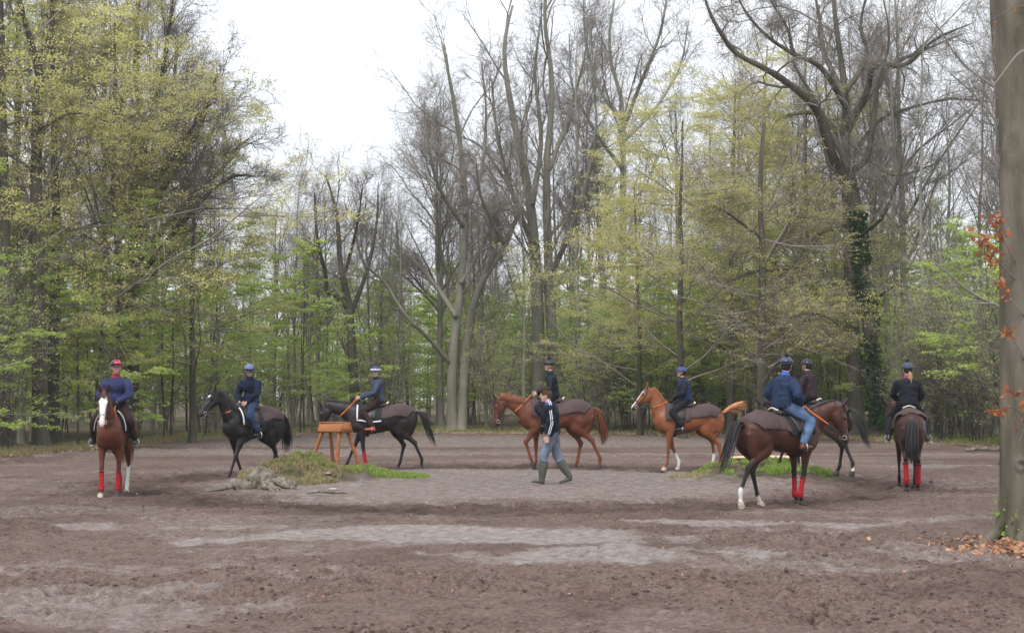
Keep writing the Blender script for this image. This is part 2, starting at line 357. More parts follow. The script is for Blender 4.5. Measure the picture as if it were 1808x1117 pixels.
def along(P, n, g, t0=.1, jit=.06):
    N, K = P.shape[:2]; i = g.integers(0, N, n); t = (t0 + (1 - t0) * g.random(n)) * (K - 1); k = np.minimum(t.astype(int), K - 2); f = (t - k)[:, None]
    return P[i, k] * (1 - f) + P[i, k + 1] * f + g.normal(0, jit, (n, 3))
def resample(pts, K):
    P = crom(pts, 6); d = np.concatenate([[0], np.cumsum(np.linalg.norm(np.diff(P[:, :3], axis=0), axis=1))]); t = np.linspace(0, d[-1], K)
    return np.stack([np.interp(t, d, P[:, i]) for i in range(P.shape[1])], -1)
def rough_trunk(me, amp, g):
    V = verts(me); n = fbm(V[:, 0] * 6 + V[:, 1] * 5, V[:, 2] * 1.2, 1., 3) * amp; N = np.empty(len(V) * 3, np.float32); me.vertices.foreach_get('normal', N)
    setverts(me, V + N.reshape(-1, 3) * n[:, None]); return me
def build_tree(stems, levels, seed, leaves=None, leafsize=.1, leaf_flat=.5, trunk_sides=10, flare=1.6, leafjit=.08, limbs=None, limb_kids=True, ivy=0):
    """stems: list of (pts (n,3), radii (n)). levels: dicts. Returns meshes trunk, crown, foliage (in local coordinates)"""
    g = np.random.default_rng(seed); K = 14; tr = MB(); cr = MB()
    SP, SR = [], []
    for pts, rad in stems + (limbs or []):
        q = resample(np.column_stack([np.asarray(pts, float), np.asarray(rad, float)]), K); SP.append(q[:, :3]); SR.append(q[:, 3])
    P = np.array(SP); Rr = np.array(SR)
    ns = len(stems)
    for i in range(len(P)):
        p, r = P[i], Rr[i].copy()
        if i < ns:
            pp = np.vstack([p[0] - [0, 0, .35], p[0], p[0] + (p[1] - p[0]) * .15, p[0] + (p[1] - p[0]) * .45, p[1:]]); r = np.concatenate([[r[0] * flare * 1.1, r[0] * flare, r[0] * (1 + (flare - 1) * .35), r[0] * 1.04], r[1:]])
        else: pp = p
        (tr).tube(pp, r, trunk_sides if i < ns else 7, side=(1, .1, 0), sub=2)
    cur = (P, Rr); tips = None
    for li, lv in enumerate(levels):
        S, D, L, rad = spawn(cur[0], cur[1], lv['m'], lv.get('t0', .15), lv.get('t1', 1), lv['ang'], lv['lf'], lv.get('rf', .6), g, lv.get('flat', 0), lv.get('aj', 12), lv.get('lmin', .15))
        rad = np.clip(rad, lv.get('rmin', .006), lv.get('rmax', 9)); P2, R2 = grow(S, D, L, rad, lv['n'], lv['wob'], lv.get('trop', .03), g, lv.get('end', .35), lv.get('dflat', 0))
        chains_mesh(cr, P2, R2, lv.get('k', 3)); cur = (P2, R2)
    mt = smooth(tr.mesh('trunk')); mc = smooth(cr.mesh('crown')); ml = None
    if leaves:
        C = np.repeat(along(cur[0], leaves // 6 + 1, g, .15, .02), 6, axis=0); C = C + g.normal(0, 1, C.shape) * [leafjit, leafjit, leafjit * .38]; V, F = leaf_quads(C, leafsize, g, leaf_flat); ml = mesh_arr('foliage', V, [F])
    rough_trunk(mt, .03, g)
    return mt, mc, ml
def pole(H, r, g, lean=.02, wob=.012, n=8):
    z = np.linspace(0, H, n); x = np.cumsum(g.normal(0, wob * H / n * 3, n)) * 1.; y = np.cumsum(g.normal(0, wob * H / n * 3, n)); a = g.random() * 6.28
    x = x - x[0] + z * lean * math.cos(a); y = y - y[0] + z * lean * math.sin(a)
    return np.stack([x, y, z], -1), r * (1 - .82 * (z / H) ** 1.1)
def make_tree(name, meshes, mats, label=None, group=None, cat='tree', loc=None):
    t = bpy.data.objects.new(name, None); sc.collection.objects.link(t); tag(t, label, cat, group)
    if loc is not None: t.location = loc
    for nm, me, m in zip(('trunk', 'crown', 'foliage'), meshes, mats):
        if me is not None: link(nm, me, m, t)
    return t
lin = lambda a, b: (lambda t: a + (b - a) * t)
def LV(*a):
    out = []
    for x in a: out.append(dict(zip(('m', 't0', 'ang', 'lf', 'n', 'wob', 'trop'), x[:7]), **(x[7] if len(x) > 7 else {})))
    return out
def bare_levels(f=1.):
    return LV((12, .34, 36, lin(.44, .18), 7, .12, .10, dict(k=5, rf=.55, rmax=.11)), (8, .12, 40, lin(.60, .30), 5, .15, .06, dict(k=4, rf=.55, rmin=.010)),
              (7, .12, 42, lin(.62, .40), 3, .17, .04, dict(k=3, rf=.6, rmin=.0075)), (int(5 * f), .1, 42, lin(.65, .45), 2, .18, .03, dict(k=3, rf=.65, rmin=.006, lmin=.4)), (2, .2, 38, lin(.65, .5), 1, .2, .02, dict(k=3, rf=.75, rmin=.005, lmin=.3)))
def slim_levels(f=1.):
    return LV((15, .30, 30, lin(.30, .13), 5, .11, .12, dict(k=4, rf=.45, rmax=.05)), (7, .15, 38, lin(.60, .30), 4, .15, .06, dict(k=3, rf=.55, rmin=.009)),
              (6, .12, 40, lin(.62, .45), 2, .18, .04, dict(k=3, rf=.65, rmin=.0065, lmin=.4)), (3, .2, 38, lin(.65, .5), 1, .2, .02, dict(k=3, rf=.75, rmin=.005, lmin=.3)))
def leafy_levels():
    return LV((20, .16, 66, lin(.50, .16), 6, .10, .05, dict(k=5, rf=.36, rmax=.05, aj=12)), (8, .15, 46, lin(.55, .3), 4, .12, 0, dict(k=3, rf=.6, rmin=.010, flat=.8, dflat=.25)),
              (7, .1, 48, lin(.6, .42), 2, .14, -.02, dict(k=3, rf=.65, rmin=.006, flat=.8, dflat=.3, lmin=.35)), (2, .1, 45, lin(.6, .5), 1, .15, -.03, dict(k=3, rf=.8, rmin=.006, flat=.7, lmin=.25)))
def under_levels():
    return LV((18, .10, 72, lin(.5, .18), 5, .09, .02, dict(k=4, rf=.45, rmax=.035, aj=9)), (7, .15, 45, lin(.45, .25), 3, .1, 0, dict(k=3, rf=.6, rmin=.008, flat=.85, dflat=.4)), (6, .1, 45, lin(.5, .4), 2, .1, -.01, dict(k=3, rf=.7, rmin=.006, flat=.85, dflat=.4, lmin=.25)))
def shrub_levels():
    return LV((9, .1, 32, lin(.45, .25), 4, .16, .04, dict(k=3, rf=.6, rmin=.008)), (7, .1, 40, lin(.5, .35), 3, .2, .03, dict(k=3, rf=.7, rmin=.006, lmin=.3)), (4, .1, 42, lin(.6, .45), 1, .2, .0, dict(k=3, rf=.8, rmin=.005, lmin=.2)))
PROTO = {}
def proto(kind, n, fn):
    PROTO[kind] = [fn(100 * len(PROTO) + i) for i in range(n)]
def f_bare(s):
    g = np.random.default_rng(s); return build_tree([pole(23, .27, g)], bare_levels(), s), (BARK, TWIG, None)
def f_slim(s):
    g = np.random.default_rng(s); return build_tree([pole(20, .14, g, .03)], slim_levels(), s, trunk_sides=8), (BARK, TWIG, None)
def f_bud(s):
    g = np.random.default_rng(s); return build_tree([pole(18, .13, g, .04)], slim_levels(), s, leaves=6500, leafsize=.09, trunk_sides=8), (BARK, TWIG, L_OLV)
def f_och(s):
    g = np.random.default_rng(s); return build_tree([pole(15.5, .19, g, .03)], leafy_levels(), s, leaves=54000, leafsize=.068, leaf_flat=.6, leafjit=.13), (BARK_D, TWIG, L_OCH)
def f_grn(s):
    g = np.random.default_rng(s); return build_tree([pole(7.5, .05, g, .05)], under_levels(), s, leaves=13500, leafsize=.085, leaf_flat=1.2, trunk_sides=6, leafjit=.07), (BARK_D, TWIG, L_GRN)
def f_shrub(s):
    g = np.random.default_rng(s); st = []
    for i in range(11):
        a = g.random() * 6.28; d = g.random() * .5; h = 3.2 + 2.2 * g.random(); b = np.array([math.cos(a) * d, math.sin(a) * d, 0]); o = np.array([math.cos(a), math.sin(a), 0]) * (.3 + .9 * g.random())
        st.append((np.array([b, b + o * .3 + [0, 0, h * .4], b + o * .8 + [0, 0, h * .75], b + o * 1.3 + [0, 0, h]]), np.array([.022, .018, .012, .006])))
    return build_tree(st, shrub_levels(), s, leaves=3200, leafsize=.065, trunk_sides=5, flare=1.1), (BARK_D, TWIG, L_OLV)
proto('bare', 3, f_bare); proto('slim', 4, f_slim); proto('bud', 2, f_bud); proto('och', 2, f_och); proto('grn', 3, f_grn); proto('shrub', 3, f_shrub)
FIRST = {}
def plant(kind, x, y, sc_=1., label='', group=None, name=None, var=None, rz=None, cat='tree', lean=(0, 0)):
    nm = name or {'bare': 'bare_beech_tree', 'slim': 'slender_bare_tree', 'bud': 'budding_tree', 'och': 'hornbeam_tree', 'grn': 'young_beech_tree', 'shrub': 'hazel_shrub'}[kind]
    v = int(rng.integers(len(PROTO[kind]))) if var is None else var; ms, mats = PROTO[kind][v]
    t = make_tree(nm, ms, mats, label, group, cat, (x, y, float(gheight(x, y, False)) - .05)); t.rotation_euler = (lean[0], lean[1], rng.random() * 6.28 if rz is None else rz)
    s = sc_; t.scale = (s * (.92 + .16 * rng.random()),) * 2 + (s,); return t
# ================================================================ THE WOOD
def pxpath(pts, D, base=None, dy=None):
    """photo columns and rows read off at distance D, with depth offsets so that the tree is round; local to base"""
    out = []
    for i, p in enumerate(pts):
        off = p[2] if len(p) > 2 else 0
        v = at(p[0], D + off, p[1]); out.append((v.x, v.y, v.z))
    return np.array(out)
def feature(name, label, D, stems, limbs, levels, seed, mats=(BARK, TWIG, L_OLV), cat='tree', flare=1.5, **kw):
    s0 = stems[0][0][0]; b = at(s0[0], D); bz = float(gheight(b.x, D, False)); base = np.array([b.x, D, bz]); k = FPX / D
    def conv(lst, ground):
        o = []
        for pts, w0, w1 in lst:
            P = pxpath(pts, D) - base
            if ground: P[0, 2] = 0
            n = len(P); o.append((P, np.linspace(w0, w1, n) / k / 2))
        return o
    ms = build_tree(conv(stems, True), levels, seed, limbs=conv(limbs, False), flare=flare, **kw)
    return make_tree(name, ms, mats, label, None, cat, tuple(base))
fl = lambda a, f=1.: LV((a - 2, .26, 38, lin(.34, .18), 6, .13, .08, dict(k=4, rf=.42, rmax=.06)), (7, .12, 40, lin(.62, .34), 4, .16, .05, dict(k=3, rf=.55, rmin=.010)),
              (7, .12, 42, lin(.62, .44), 2, .18, .04, dict(k=3, rf=.6, rmin=.007, lmin=.45)), (int(4 * f), .1, 42, lin(.68, .5), 1, .2, .03, dict(k=3, rf=.7, rmin=.0055, lmin=.4)))
# the big forked beech in the middle
feature('forked_beech_tree', 'tall bare beech forking from its base into two pale stems, left of the walking man', 76,
    [([(799, 757), (799, 640), (814, 500, .5), (822, 380, .5), (812, 250, 0), (792, 130, -1), (780, 75, -1)], 20, 3), ([(815, 757), (824, 610), (846, 510, -1), (893, 430, -2), (925, 340, -2), (930, 240, -3)], 19, 3)],
    [([(806, 560), (770, 505, 1), (725, 455, 2), (705, 445, 3), (700, 390, 3)], 11, 3), ([(797, 645), (760, 600, -1), (715, 555, -2), (680, 500, -2), (640, 460, -3), (625, 400, -3)], 9, 2), ([(850, 500, -1), (872, 440, -2), (868, 385, -2), (885, 365, -2)], 12, 7),
     ([(820, 380), (850, 300, 2), (858, 200, 3), (850, 110, 3)], 9, 3), ([(818, 400), (775, 330, -2), (755, 250, -3), (750, 180, -3)], 9, 2), ([(814, 500), (870, 400, 3), (905, 300, 4)], 8, 2), ([(816, 330), (770, 250, 2), (745, 210, 3)], 6, 2), ([(890, 430, -2), (850, 350, -4), (840, 280, -5)], 8, 2)], fl(11), 501)
feature('bare_beech_tree', 'tall bare beech with several close upright stems rising behind the walking man', 80,
    [([(952, 762), (950, 600), (946, 470), (932, 330, .5), (905, 200, 1), (890, 90, 1), (905, 10, 1)], 27, 4), ([(988, 762), (975, 600), (968, 450), (965, 300, 1), (975, 160, 1), (962, 40, 1), (965, -30, 1)], 22, 4)],
    [([(948, 440), (915, 370, -2), (880, 250, -3), (868, 140, -3)], 13, 3), ([(940, 360), (955, 250, 2), (945, 130, 3), (955, 30, 3)], 11, 3), ([(975, 480), (1010, 400, -2), (1040, 300, -3), (1055, 200, -3)], 12, 3), ([(940, 400), (900, 330, 3), (850, 260, 4), (810, 240, 5)], 8, 2), ([(970, 300), (1005, 200, 2), (1030, 110, 3), (1040, 40, 3)], 9, 2), ([(968, 420), (1020, 360, 3), (1060, 330, 4)], 7, 2)], fl(11), 502)
feature('bare_beech_tree', 'tall bare beech with a wide fan of thin limbs above the ochre leaves', 86,
    [([(1100, 768), (1102, 600), (1100, 450), (1100, 300), (1098, 180, 1), (1075, 90, 1), (1085, 0, 1)], 17, 4)],
    [([(1100, 230), (1130, 150, -2), (1165, 60, -3), (1180, -20, -3)], 9, 3), ([(1098, 210), (1060, 160, 2), (1035, 80, 3), (1030, 0, 3)], 9, 3), ([(1100, 300), (1050, 230, -3), (1010, 150, -4), (1005, 60, -4)], 9, 2), ([(1100, 250), (1150, 200, 3), (1200, 120, 4), (1215, 40, 4)], 8, 2)], fl(11), 503)
feature('crooked_bare_tree', 'dark bare tree with a crooked stub limb, behind the rider passing the trestle', 74,
    [([(632, 760), (622, 640), (617, 545), (600, 460, .5), (595, 380, .5), (575, 310, 0)], 20, 3)],
    [([(616, 545), (590, 518), (578, 520), (574, 480, -1), (560, 420, -2), (555, 340, -2)], 12, 3), ([(618, 560), (650, 470, 1), (665, 390, 2), (668, 320, 2)], 10, 2), ([(610, 480), (630, 400, -2), (640, 330, -3)], 7, 2)], fl(8), 504, mats=(BARK_D, TWIG, None))
# the old oak on the right with its ivy
feature('old_oak_tree', 'old bare oak with twisting mossy limbs spreading across the upper right', 66,
    [([(1512, 775), (1508, 640), (1502, 500), (1498, 380), (1492, 270), (1494, 170, .5), (1480, 80, .5), (1470, -40, .5), (1475, -160, .5)], 32, 3)],
    [([(1494, 330), (1462, 255, -1), (1440, 190, -2), (1395, 150, -3), (1350, 120, -4), (1300, 95, -4), (1265, 45, -5), (1245, 0, -5), (1235, -50, -5)], 19, 2), ([(1493, 250), (1450, 205, 2), (1415, 200, 3), (1370, 215, 4), (1350, 270, 4)], 11, 3), ([(1495, 190), (1450, 120, -2), (1400, 95, -3), (1350, 60, -4), (1310, 10, -4), (1290, -50, -4)], 12, 2),
     ([(1496, 230), (1530, 165, -1), (1545, 115, -2), (1600, 115, -3), (1650, 70, -4), (1720, 40, -5)], 15, 2), ([(1520, 190), (1570, 120, 2), (1640, 85, 3), (1700, 60, 3)], 11, 3), ([(1496, 290), (1550, 215, 2), (1610, 190, 3), (1680, 175, 4), (1750, 180, 4)], 9, 3), ([(1490, 170), (1455, 90, 2), (1445, 20, 3), (1425, -60, 3)], 12, 2),
     ([(1495, 160), (1530, 100, 1), (1520, 40, 1), (1545, -60, 1)], 11, 2), ([(1500, 250), (1545, 290, -2), (1585, 310, -3), (1650, 290, -4)], 7, 2), ([(1494, 400), (1440, 415, -2), (1400, 470, -3), (1330, 480, -4), (1280, 500, -5)], 9, 3), ([(1400, 95, -3), (1390, 50, -3), (1360, 0, -3)], 7, 3)],
    LV((7, .25, 48, lin(.30, .18), 6, .26, .03, dict(k=4, rf=.45, rmax=.07)), (7, .12, 46, lin(.6, .34), 4, .24, .0, dict(k=3, rf=.6, rmin=.012)), (7, .12, 46, lin(.6, .42), 2, .25, -.02, dict(k=3, rf=.6, rmin=.007, lmin=.4)), (4, .1, 48, lin(.55, .4), 1, .25, 0, dict(k=3, rf=.7, rmin=.006, lmin=.3))), 505, mats=(BARK_D, TWIG, None))
def ivy_on(parent, path, rad, n, seed, zlo=0, zhi=99, size=.16):
    g = np.random.default_rng(seed); P = resample(np.column_stack([path, rad]), 60); i = g.integers(0, 59, n); f = g.random(n)[:, None]; q = P[i] * (1 - f) + P[i + 1] * f
    a = g.normal(-1.9, 1.1, n); r = q[:, 3] * 1.05 + np.abs(g.normal(0, .06, n)); C = q[:, :3] + np.stack([np.cos(a) * r, np.sin(a) * r, g.normal(0, .05, n)], -1); dn = fbm(q[:, 2] * 1.3, a, 1., 2)
    C = C[dn > -.12]; V, F = leaf_quads(C, size, g, .1, .9); link('ivy', mesh_arr('ivy', V, [F]), L_IVY, parent, kind='stuff')
lt = feature('leaning_oak_tree', 'dark leaning trunk wrapped in ivy, just left of the rider seen from behind', 64,
    [([(1552, 780), (1546, 700), (1533, 560), (1520, 450), (1513, 370), (1500, 300, .5), (1470, 240, 1), (1445, 190, 1.5), (1400, 110, 2)], 32, 5)],
    [([(1535, 540), (1570, 510, -2), (1600, 505, -3), (1650, 530, -4)], 7, 2), ([(1515, 420), (1560, 380, -2), (1590, 300, -3), (1600, 240, -3)], 8, 2), ([(1500, 300), (1530, 280, -1), (1545, 190, -1), (1550, 150, -1), (1570, 70, -1), (1560, 0, -1)], 14, 2)], fl(6), 506, mats=(BARK_D, TWIG, None))
_p = pxpath([(1552, 780), (1546, 700), (1533, 560), (1520, 450), (1513, 370)], 64) - np.array(lt.location)
ivy_on(lt, _p, np.array([.38, .37, .35, .3, .28]), 2600, 11)
feature('straight_dark_trunk_tree', 'straight dark tree with ochre leaves rising behind the rider in blue jeans', 60,
    [([(1345, 785), (1345, 600), (1346, 450), (1342, 330), (1350, 200)], 19, 5)], [([(1346, 590), (1400, 560, -1), (1450, 555, -2), (1500, 590, -2)], 5, 2), ([(1346, 470), (1390, 400, 2), (1400, 320, 3), (1395, 260, 3)], 7, 2), ([(1344, 420), (1290, 380, -2), (1240, 350, -3)], 6, 2)],
    leafy_levels(), 507, mats=(BARK_D, TWIG, L_OCH), leaves=28000, leafsize=.066)
# left-hand edge of the wood
feature('forked_dark_tree', 'tall dark tree forking high up, second trunk from the left edge', 50,
    [([(72, 805), (70, 650), (66, 480), (64, 330), (66, 180), (68, 118), (40, 30, -1), (25, -60, -1)], 30, 8)], [([(68, 120), (90, 60, 1), (95, -20, 1), (120, -90, 1)], 13, 5), ([(66, 230), (130, 200, -2), (190, 215, -3)], 6, 2), ([(68, 450), (20, 360, 2), (-30, 320, 3)], 8, 3)],
    LV((20, .25, 62, lin(.24, .14), 6, .10, .06, dict(k=4, rf=.4, rmax=.06)), (8, .15, 45, lin(.45, .25), 4, .12, .02, dict(k=3, rf=.6, rmin=.01, flat=.6, dflat=.1)), (6, .1, 48, lin(.5, .35), 2, .14, 0, dict(k=3, rf=.65, rmin=.007, flat=.6, lmin=.3))), 508, mats=(BARK_D, TWIG, L_OCH), leaves=20000, leafsize=.065)
feature('dark_trunk_tree', 'dark tree trunk at the very left edge of the wood', 49, [([(14, 810), (12, 650), (10, 480), (6, 250), (0, 0), (-5, -100)], 26, 8)], [], LV((16, .25, 60, lin(.2, .14), 6, .10, .06, dict(k=4, rf=.4, rmax=.05)), (8, .15, 45, lin(.45, .25), 4, .12, .02, dict(k=3, rf=.6, rmin=.01, flat=.6)), (6, .1, 48, lin(.5, .35), 2, .14, 0, dict(k=3, rf=.65, rmin=.007, lmin=.3))), 509, mats=(BARK_D, TWIG, L_GRN), leaves=4500, leafsize=.08)
feature('spreading_beech_tree', 'great bare beech whose dome of fine twigs leans over the clearing on the left', 60,
    [([(228, 790), (232, 620), (236, 480), (245, 330, .5), (250, 220, 1), (240, 100, 1), (245, 0, 1)], 32, 8)],
    [([(236, 430), (290, 330, -2), (350, 230, -3), (370, 165, -3), (385, 130, -3)], 14, 3), ([(238, 470), (310, 380, 1), (390, 300, 2), (420, 258, 2), (440, 245, 2)], 14, 3), ([(238, 500), (300, 420, -3), (380, 330, -4), (425, 308, -4), (445, 310, -4)], 11, 3), ([(245, 330), (300, 200, 2), (310, 110, 3), (315, 70, 3)], 13, 3), ([(245, 300), (280, 160, -2), (300, 40, -3), (310, -40, -3)], 11, 3), ([(238, 400), (190, 280, -2), (150, 150, -3), (130, 30, -3)], 12, 3), ([(242, 360), (320, 260, -5), (360, 190, -6), (380, 180, -6)], 10, 3), ([(236, 420), (330, 320, 5), (375, 230, 6), (395, 190, 6)], 10, 3)], fl(13, 1.5), 510, mats=(BARK_D, TWIG, None))
# ------------------------------------------------ hornbeams with ochre young leaves
for i, (px, D, s, v, lab) in enumerate([(340, 58, .74, 0, 'hornbeam in ochre young leaf reaching out over the left side of the clearing'), (215, 54, .98, 1, 'tall ochre-leaved hornbeam behind the rider coming towards the camera'),
        (95, 52, 1.1, 0, 'yellowish hornbeam between the dark trunks on the far left'), (1205, 64, .86, 1, 'ochre-leaved hornbeam behind the bright chestnut horse with raised tail'), (1290, 67, 1.02, 0, 'ochre-leaved hornbeam left of the straight dark trunk'),
        (1130, 70, .75, 0, 'smaller ochre and green hornbeam to the right of the walking man'), (1412, 69, .95, 1, 'ochre-leaved hornbeam between the straight dark trunk and the old oak'), (10, 56, 1.25, 1, 'ochre-green hornbeam at the top left corner')]):
    c = at(px, D); plant('och', c.x, D, s, lab, var=v)
# ------------------------------------------------ trunks one can tell apart, and the mass of the wood behind
G = np.random.default_rng(21)
def free(x, y, used, r):
    return all((x - a) ** 2 + (y - b) ** 2 > r * r for a, b in used)
used = []
# columns in which the great trunks stand free down to the ground
KEEP = [(805, 22, 76), (968, 25, 80), (1345, 12, 60), (1508, 20, 66), (1548, 22, 64), (632, 12, 74), (232, 14, 60), (68, 16, 50)]
def scatter(kind, n, d0, d1, s0, s1, label, group, rmin, pxr=(-150, 1960), dens=None, cat='tree'):
    k = 0; tries = 0
    while k < n and tries < 6000:
        tries += 1; px = G.uniform(*pxr); lo = float(np.interp((px - 904) / FPX, _ea, _ed)); D = lo + d0 + (d1 - d0) * G.random() ** 1.15; x = (px - 904) / FPX * D
        if not free(x, D, used, rmin): continue
        if dens and G.random() > dens(px): continue
        if any(D < fd + 1 and abs(px - fp) < fw + (35 if kind in ('grn', 'shrub') else 8) for fp, fw, fd in KEEP): continue
        used.append((x, D)); plant(kind, x, D, (s0 + (s1 - s0) * G.random()) * (.80 if 340 < px < 740 and kind != 'grn' else 1), label, group, cat=cat); k += 1
    return k
side = lambda px: 1. if px < 430 or px > 880 else .25
low = lambda px: 1.
scatter('bare', 17, 10, 60, .8, 1.05, 'tall bare beech standing in the wood behind the clearing', 'tall bare beeches in the wood', 3.2, dens=lambda px: 1. if (px < 240 or px > 980) else .0)
scatter('bare', 9, 5, 50, .62, .72, 'medium bare beech standing in the wood behind the clearing', 'medium bare beeches in the wood', 3.0, pxr=(380, 900))
scatter('slim', 20, 1.5, 12, .6, .8, 'slender bare tree near the front edge of the wood', 'slender bare trees at the edge of the wood', 1.6, pxr=(370, 930))
scatter('slim', 24, 1.5, 14, .8, 1.05, 'slim leafless tree near the edge of the wood at the sides', 'slim leafless trees at the sides', 1.8, dens=lambda px: 1. if (px < 360 or px > 930) else 0)
scatter('slim', 56, 10, 75, .6, .85, 'slender bare tree deep in the wood', 'slender bare trees deep in the wood', 1.9)
scatter('bud', 18, 4, 70, .6, .8, 'budding tree with a thin olive haze of leaves, deep in the wood', 'budding trees in the wood', 2.2)
scatter('grn', 40, .5, 8, .75, 1.25, 'young beech in fresh green leaf at the edge of the wood', 'young green beeches at the edge', 1.4, dens=lambda px: 1. if (1060 < px < 1500 or 120 < px < 420) else .22)
scatter('grn', 150, 6, 60, .8, 1.35, 'young beech in fresh green leaf deep in the wood', 'young green beeches deep in the wood', 1.6, dens=lambda px: 1. if px > 950 else .6)
scatter('shrub', 24, -.3, 3.5, .8, 1.2, 'twiggy hazel thicket along the edge of the wood', 'hazel thickets along the edge', .9, cat='shrub', pxr=(-60, 1860), dens=lambda px: 1. if (px < 430 or px > 1540) else .45)
scatter('shrub', 44, 4, 50, .8, 1.3, 'twiggy hazel thicket inside the wood', 'hazel thickets inside the wood', 1.2, cat='shrub')
# the farthest wood reads as one mass
def far_wood():
    g = np.random.default_rng(5); mb = MB(); n = 300; D = g.uniform(150, 210, n); px = g.uniform(-250, 2060, n); x = (px - 904) / FPX * D; H = g.uniform(10, 17, n)
    S = np.stack([x, D, np.zeros(n)], -1); P, Rr = grow(S, np.tile([0, 0, 1.], (n, 1)), H, g.uniform(.08, .22, n), 5, .03, .2, g); chains_mesh(mb, P, Rr, 4)
    S, Dd, L, r = spawn(P, Rr, 14, .1, 1, 45, lin(.3, .12), .4, g); P2, R2 = grow(S, Dd, L, np.maximum(r, .02), 3, .15, .08, g); chains_mesh(mb, P2, R2, 3)
    t = link('distant_woodland', mb.mesh('dw'), TWIG, kind='stuff', label='far off wood of thin grey trunks and twigs', cat='woodland')
    C = along(P2, 34000, g, 0, .6); low_ = g.random(len(C)); C[:, 2] *= .75; V, F = leaf_quads(C, .36, g, .6, .6); link('leaves', mesh_arr('dl', V, [F]), L_OLV, t, kind='stuff')
far_wood()

# every tree that stands free at the edge gets a label of its own
MARKS = [(110, 'at the far left'), (260, 'behind the rider coming towards the camera'), (390, 'left of the black horse with raised head'), (520, 'behind the black horse by the mound'), (620, 'behind the trestle'), (760, 'behind the horse with lowered head'), (860, 'right of the forked beech'), (1040, 'behind the walking man'),
         (1260, 'behind the bright chestnut horse'), (1460, 'behind the bay horse'), (1580, 'left of the rider seen from behind'), (1720, 'right of the rider seen from behind'), (2400, 'by the right edge')]
ORD = ['leftmost', 'second', 'third', 'fourth', 'fifth', 'sixth', 'seventh', 'eighth', 'ninth', 'tenth', 'eleventh', 'twelfth', '13th', '14th', '15th', '16th', '17th', '18th', '19th', '20th', '21st', '22nd', '23rd', '24th', '25th', '26th', '27th', '28th', '29th', '30th', '31st', '32nd', '33rd', '34th', '35th', '36th', '37th', '38th', '39th', '40th']
for grp, what in (('hazel thickets along the edge', 'hazel thicket'), ('young green beeches at the edge', 'young green beech'), ('slim leafless trees at the sides', 'slim leafless tree'), ('tall bare beeches in the wood', 'tall bare beech'), ('slender bare trees at the edge of the wood', 'slender bare tree'), ('medium bare beeches in the wood', 'medium bare beech')):
    ms = sorted([o for o in sc.objects if o.get('group') == grp], key=lambda o: o.location.x / o.location.y)
    for i, o in enumerate(ms):
        px = 904 + FPX * o.location.x / o.location.y; o['label'] = what + ' ' + next(t for lim, t in MARKS if px < lim) + ', ' + ORD[i] + ('' if i == 0 else ' from the left')
# ================================================================ HORSES (x forward, y to the horse's left, z up)
M_SHEET = mat('brown_quarter_sheet', (.088, .060, .060), .9, .2, 3, .4, 60, spec=.15)
M_LEATHER = mat('dark_leather', (.025, .018, .015), .45, .3, 10, spec=.5)
M_GRIP = mat('orange_rubber_grip', (.62, .15, .035), .6, .2, 20)
M_STEEL = mat('bit_steel', (.55, .55, .56), .3, .1, 10, metallic=1)
M_WRAP = mat('red_bandage', (.36, .013, .022), .9, .3, 12, .4, 80, stretch=(1, 1, 3))
M_BLACKPAD = mat('black_saddle_pad', (.018, .018, .022), .8, .2, 8)
M_WHITE = mat('white_binding', (.72, .72, .75), .7, .1, 8)
M_EYE = mat('dark_eye', (.01, .007, .005), .12, .1, 8, spec=.6)
M_SHEEP = mat('cream_fleece', (.6, .55, .45), .95, .15, 20, .5, 60)
def coat_mat():
    m = mat('horse_coat', (1, 1, 1), .42, .25, 3, .2, 60, attr='coat', spec=.26, stretch=(1, 1, 1)); return m
M_COAT = coat_mat()
M_HOOF = mat('hoof_horn', (.05, .04, .035), .6, .3, 12)
M_HOOF_P = mat('pale_hoof_horn', (.45, .36, .28), .6, .3, 12)
ST = np.array([ # x, top, bottom, half width
    (-.83, 1.29, 1.16, .06), (-.79, 1.38, 1.03, .155), (-.70, 1.475, .97, .225), (-.58, 1.535, .95, .262), (-.42, 1.575, .955, .278), (-.25, 1.555, .955, .265),
    (-.08, 1.515, .925, .270), (.10, 1.492, .885, .282), (.26, 1.50, .855, .278), (.40, 1.55, .84, .258), (.52, 1.59, .85, .238), (.64, 1.53, .885, .225), (.75, 1.43, .945, .195), (.83, 1.32, 1.04, .13), (.87, 1.22, 1.12, .05)])
def tors(x):
    return [np.interp(x, TX[:, 0], TX[:, i]) for i in (1, 2, 3)]
TX = crom(ST, 6)
def tpt(x, a, off=0., side=1):
    """point on the barrel: a = 0 at the spine, pi at the belly"""
    t, b, w = tors(x); c = (t + b) / 2; h = (t - b) / 2; s_, cc = np.sin(a), np.cos(a)
    wid = np.where(cc > 0, np.abs(s_) ** 1.12, np.abs(s_) ** .82)      # peaked spine, round belly
    return np.stack([x + 0 * a, side * (w + off) * wid, c + (h + off) * np.sign(cc) * np.abs(cc) ** .95 * 1.], -1)
HEAD = [(-.05, .03, -.09, .05), (.03, .055, -.155, .078), (.12, .065, -.215, .092), (.20, .062, -.215, .094), (.28, .055, -.17, .082), (.36, .046, -.125, .064), (.45, .040, -.098, .052), (.53, .040, -.095, .055), (.59, .032, -.092, .052), (.63, .0, -.062, .030)]
FK = {'fwd': [(.50, .95), (.69, .545), (.83, .205), (.91, .05)], 'mid': [(.49, .95), (.49, .52), (.485, .19), (.55, .05)], 'back': [(.48, .95), (.38, .53), (.235, .215), (.25, .05)], 'lift': [(.50, .96), (.72, .62), (.62, .30), (.56, .16)]}
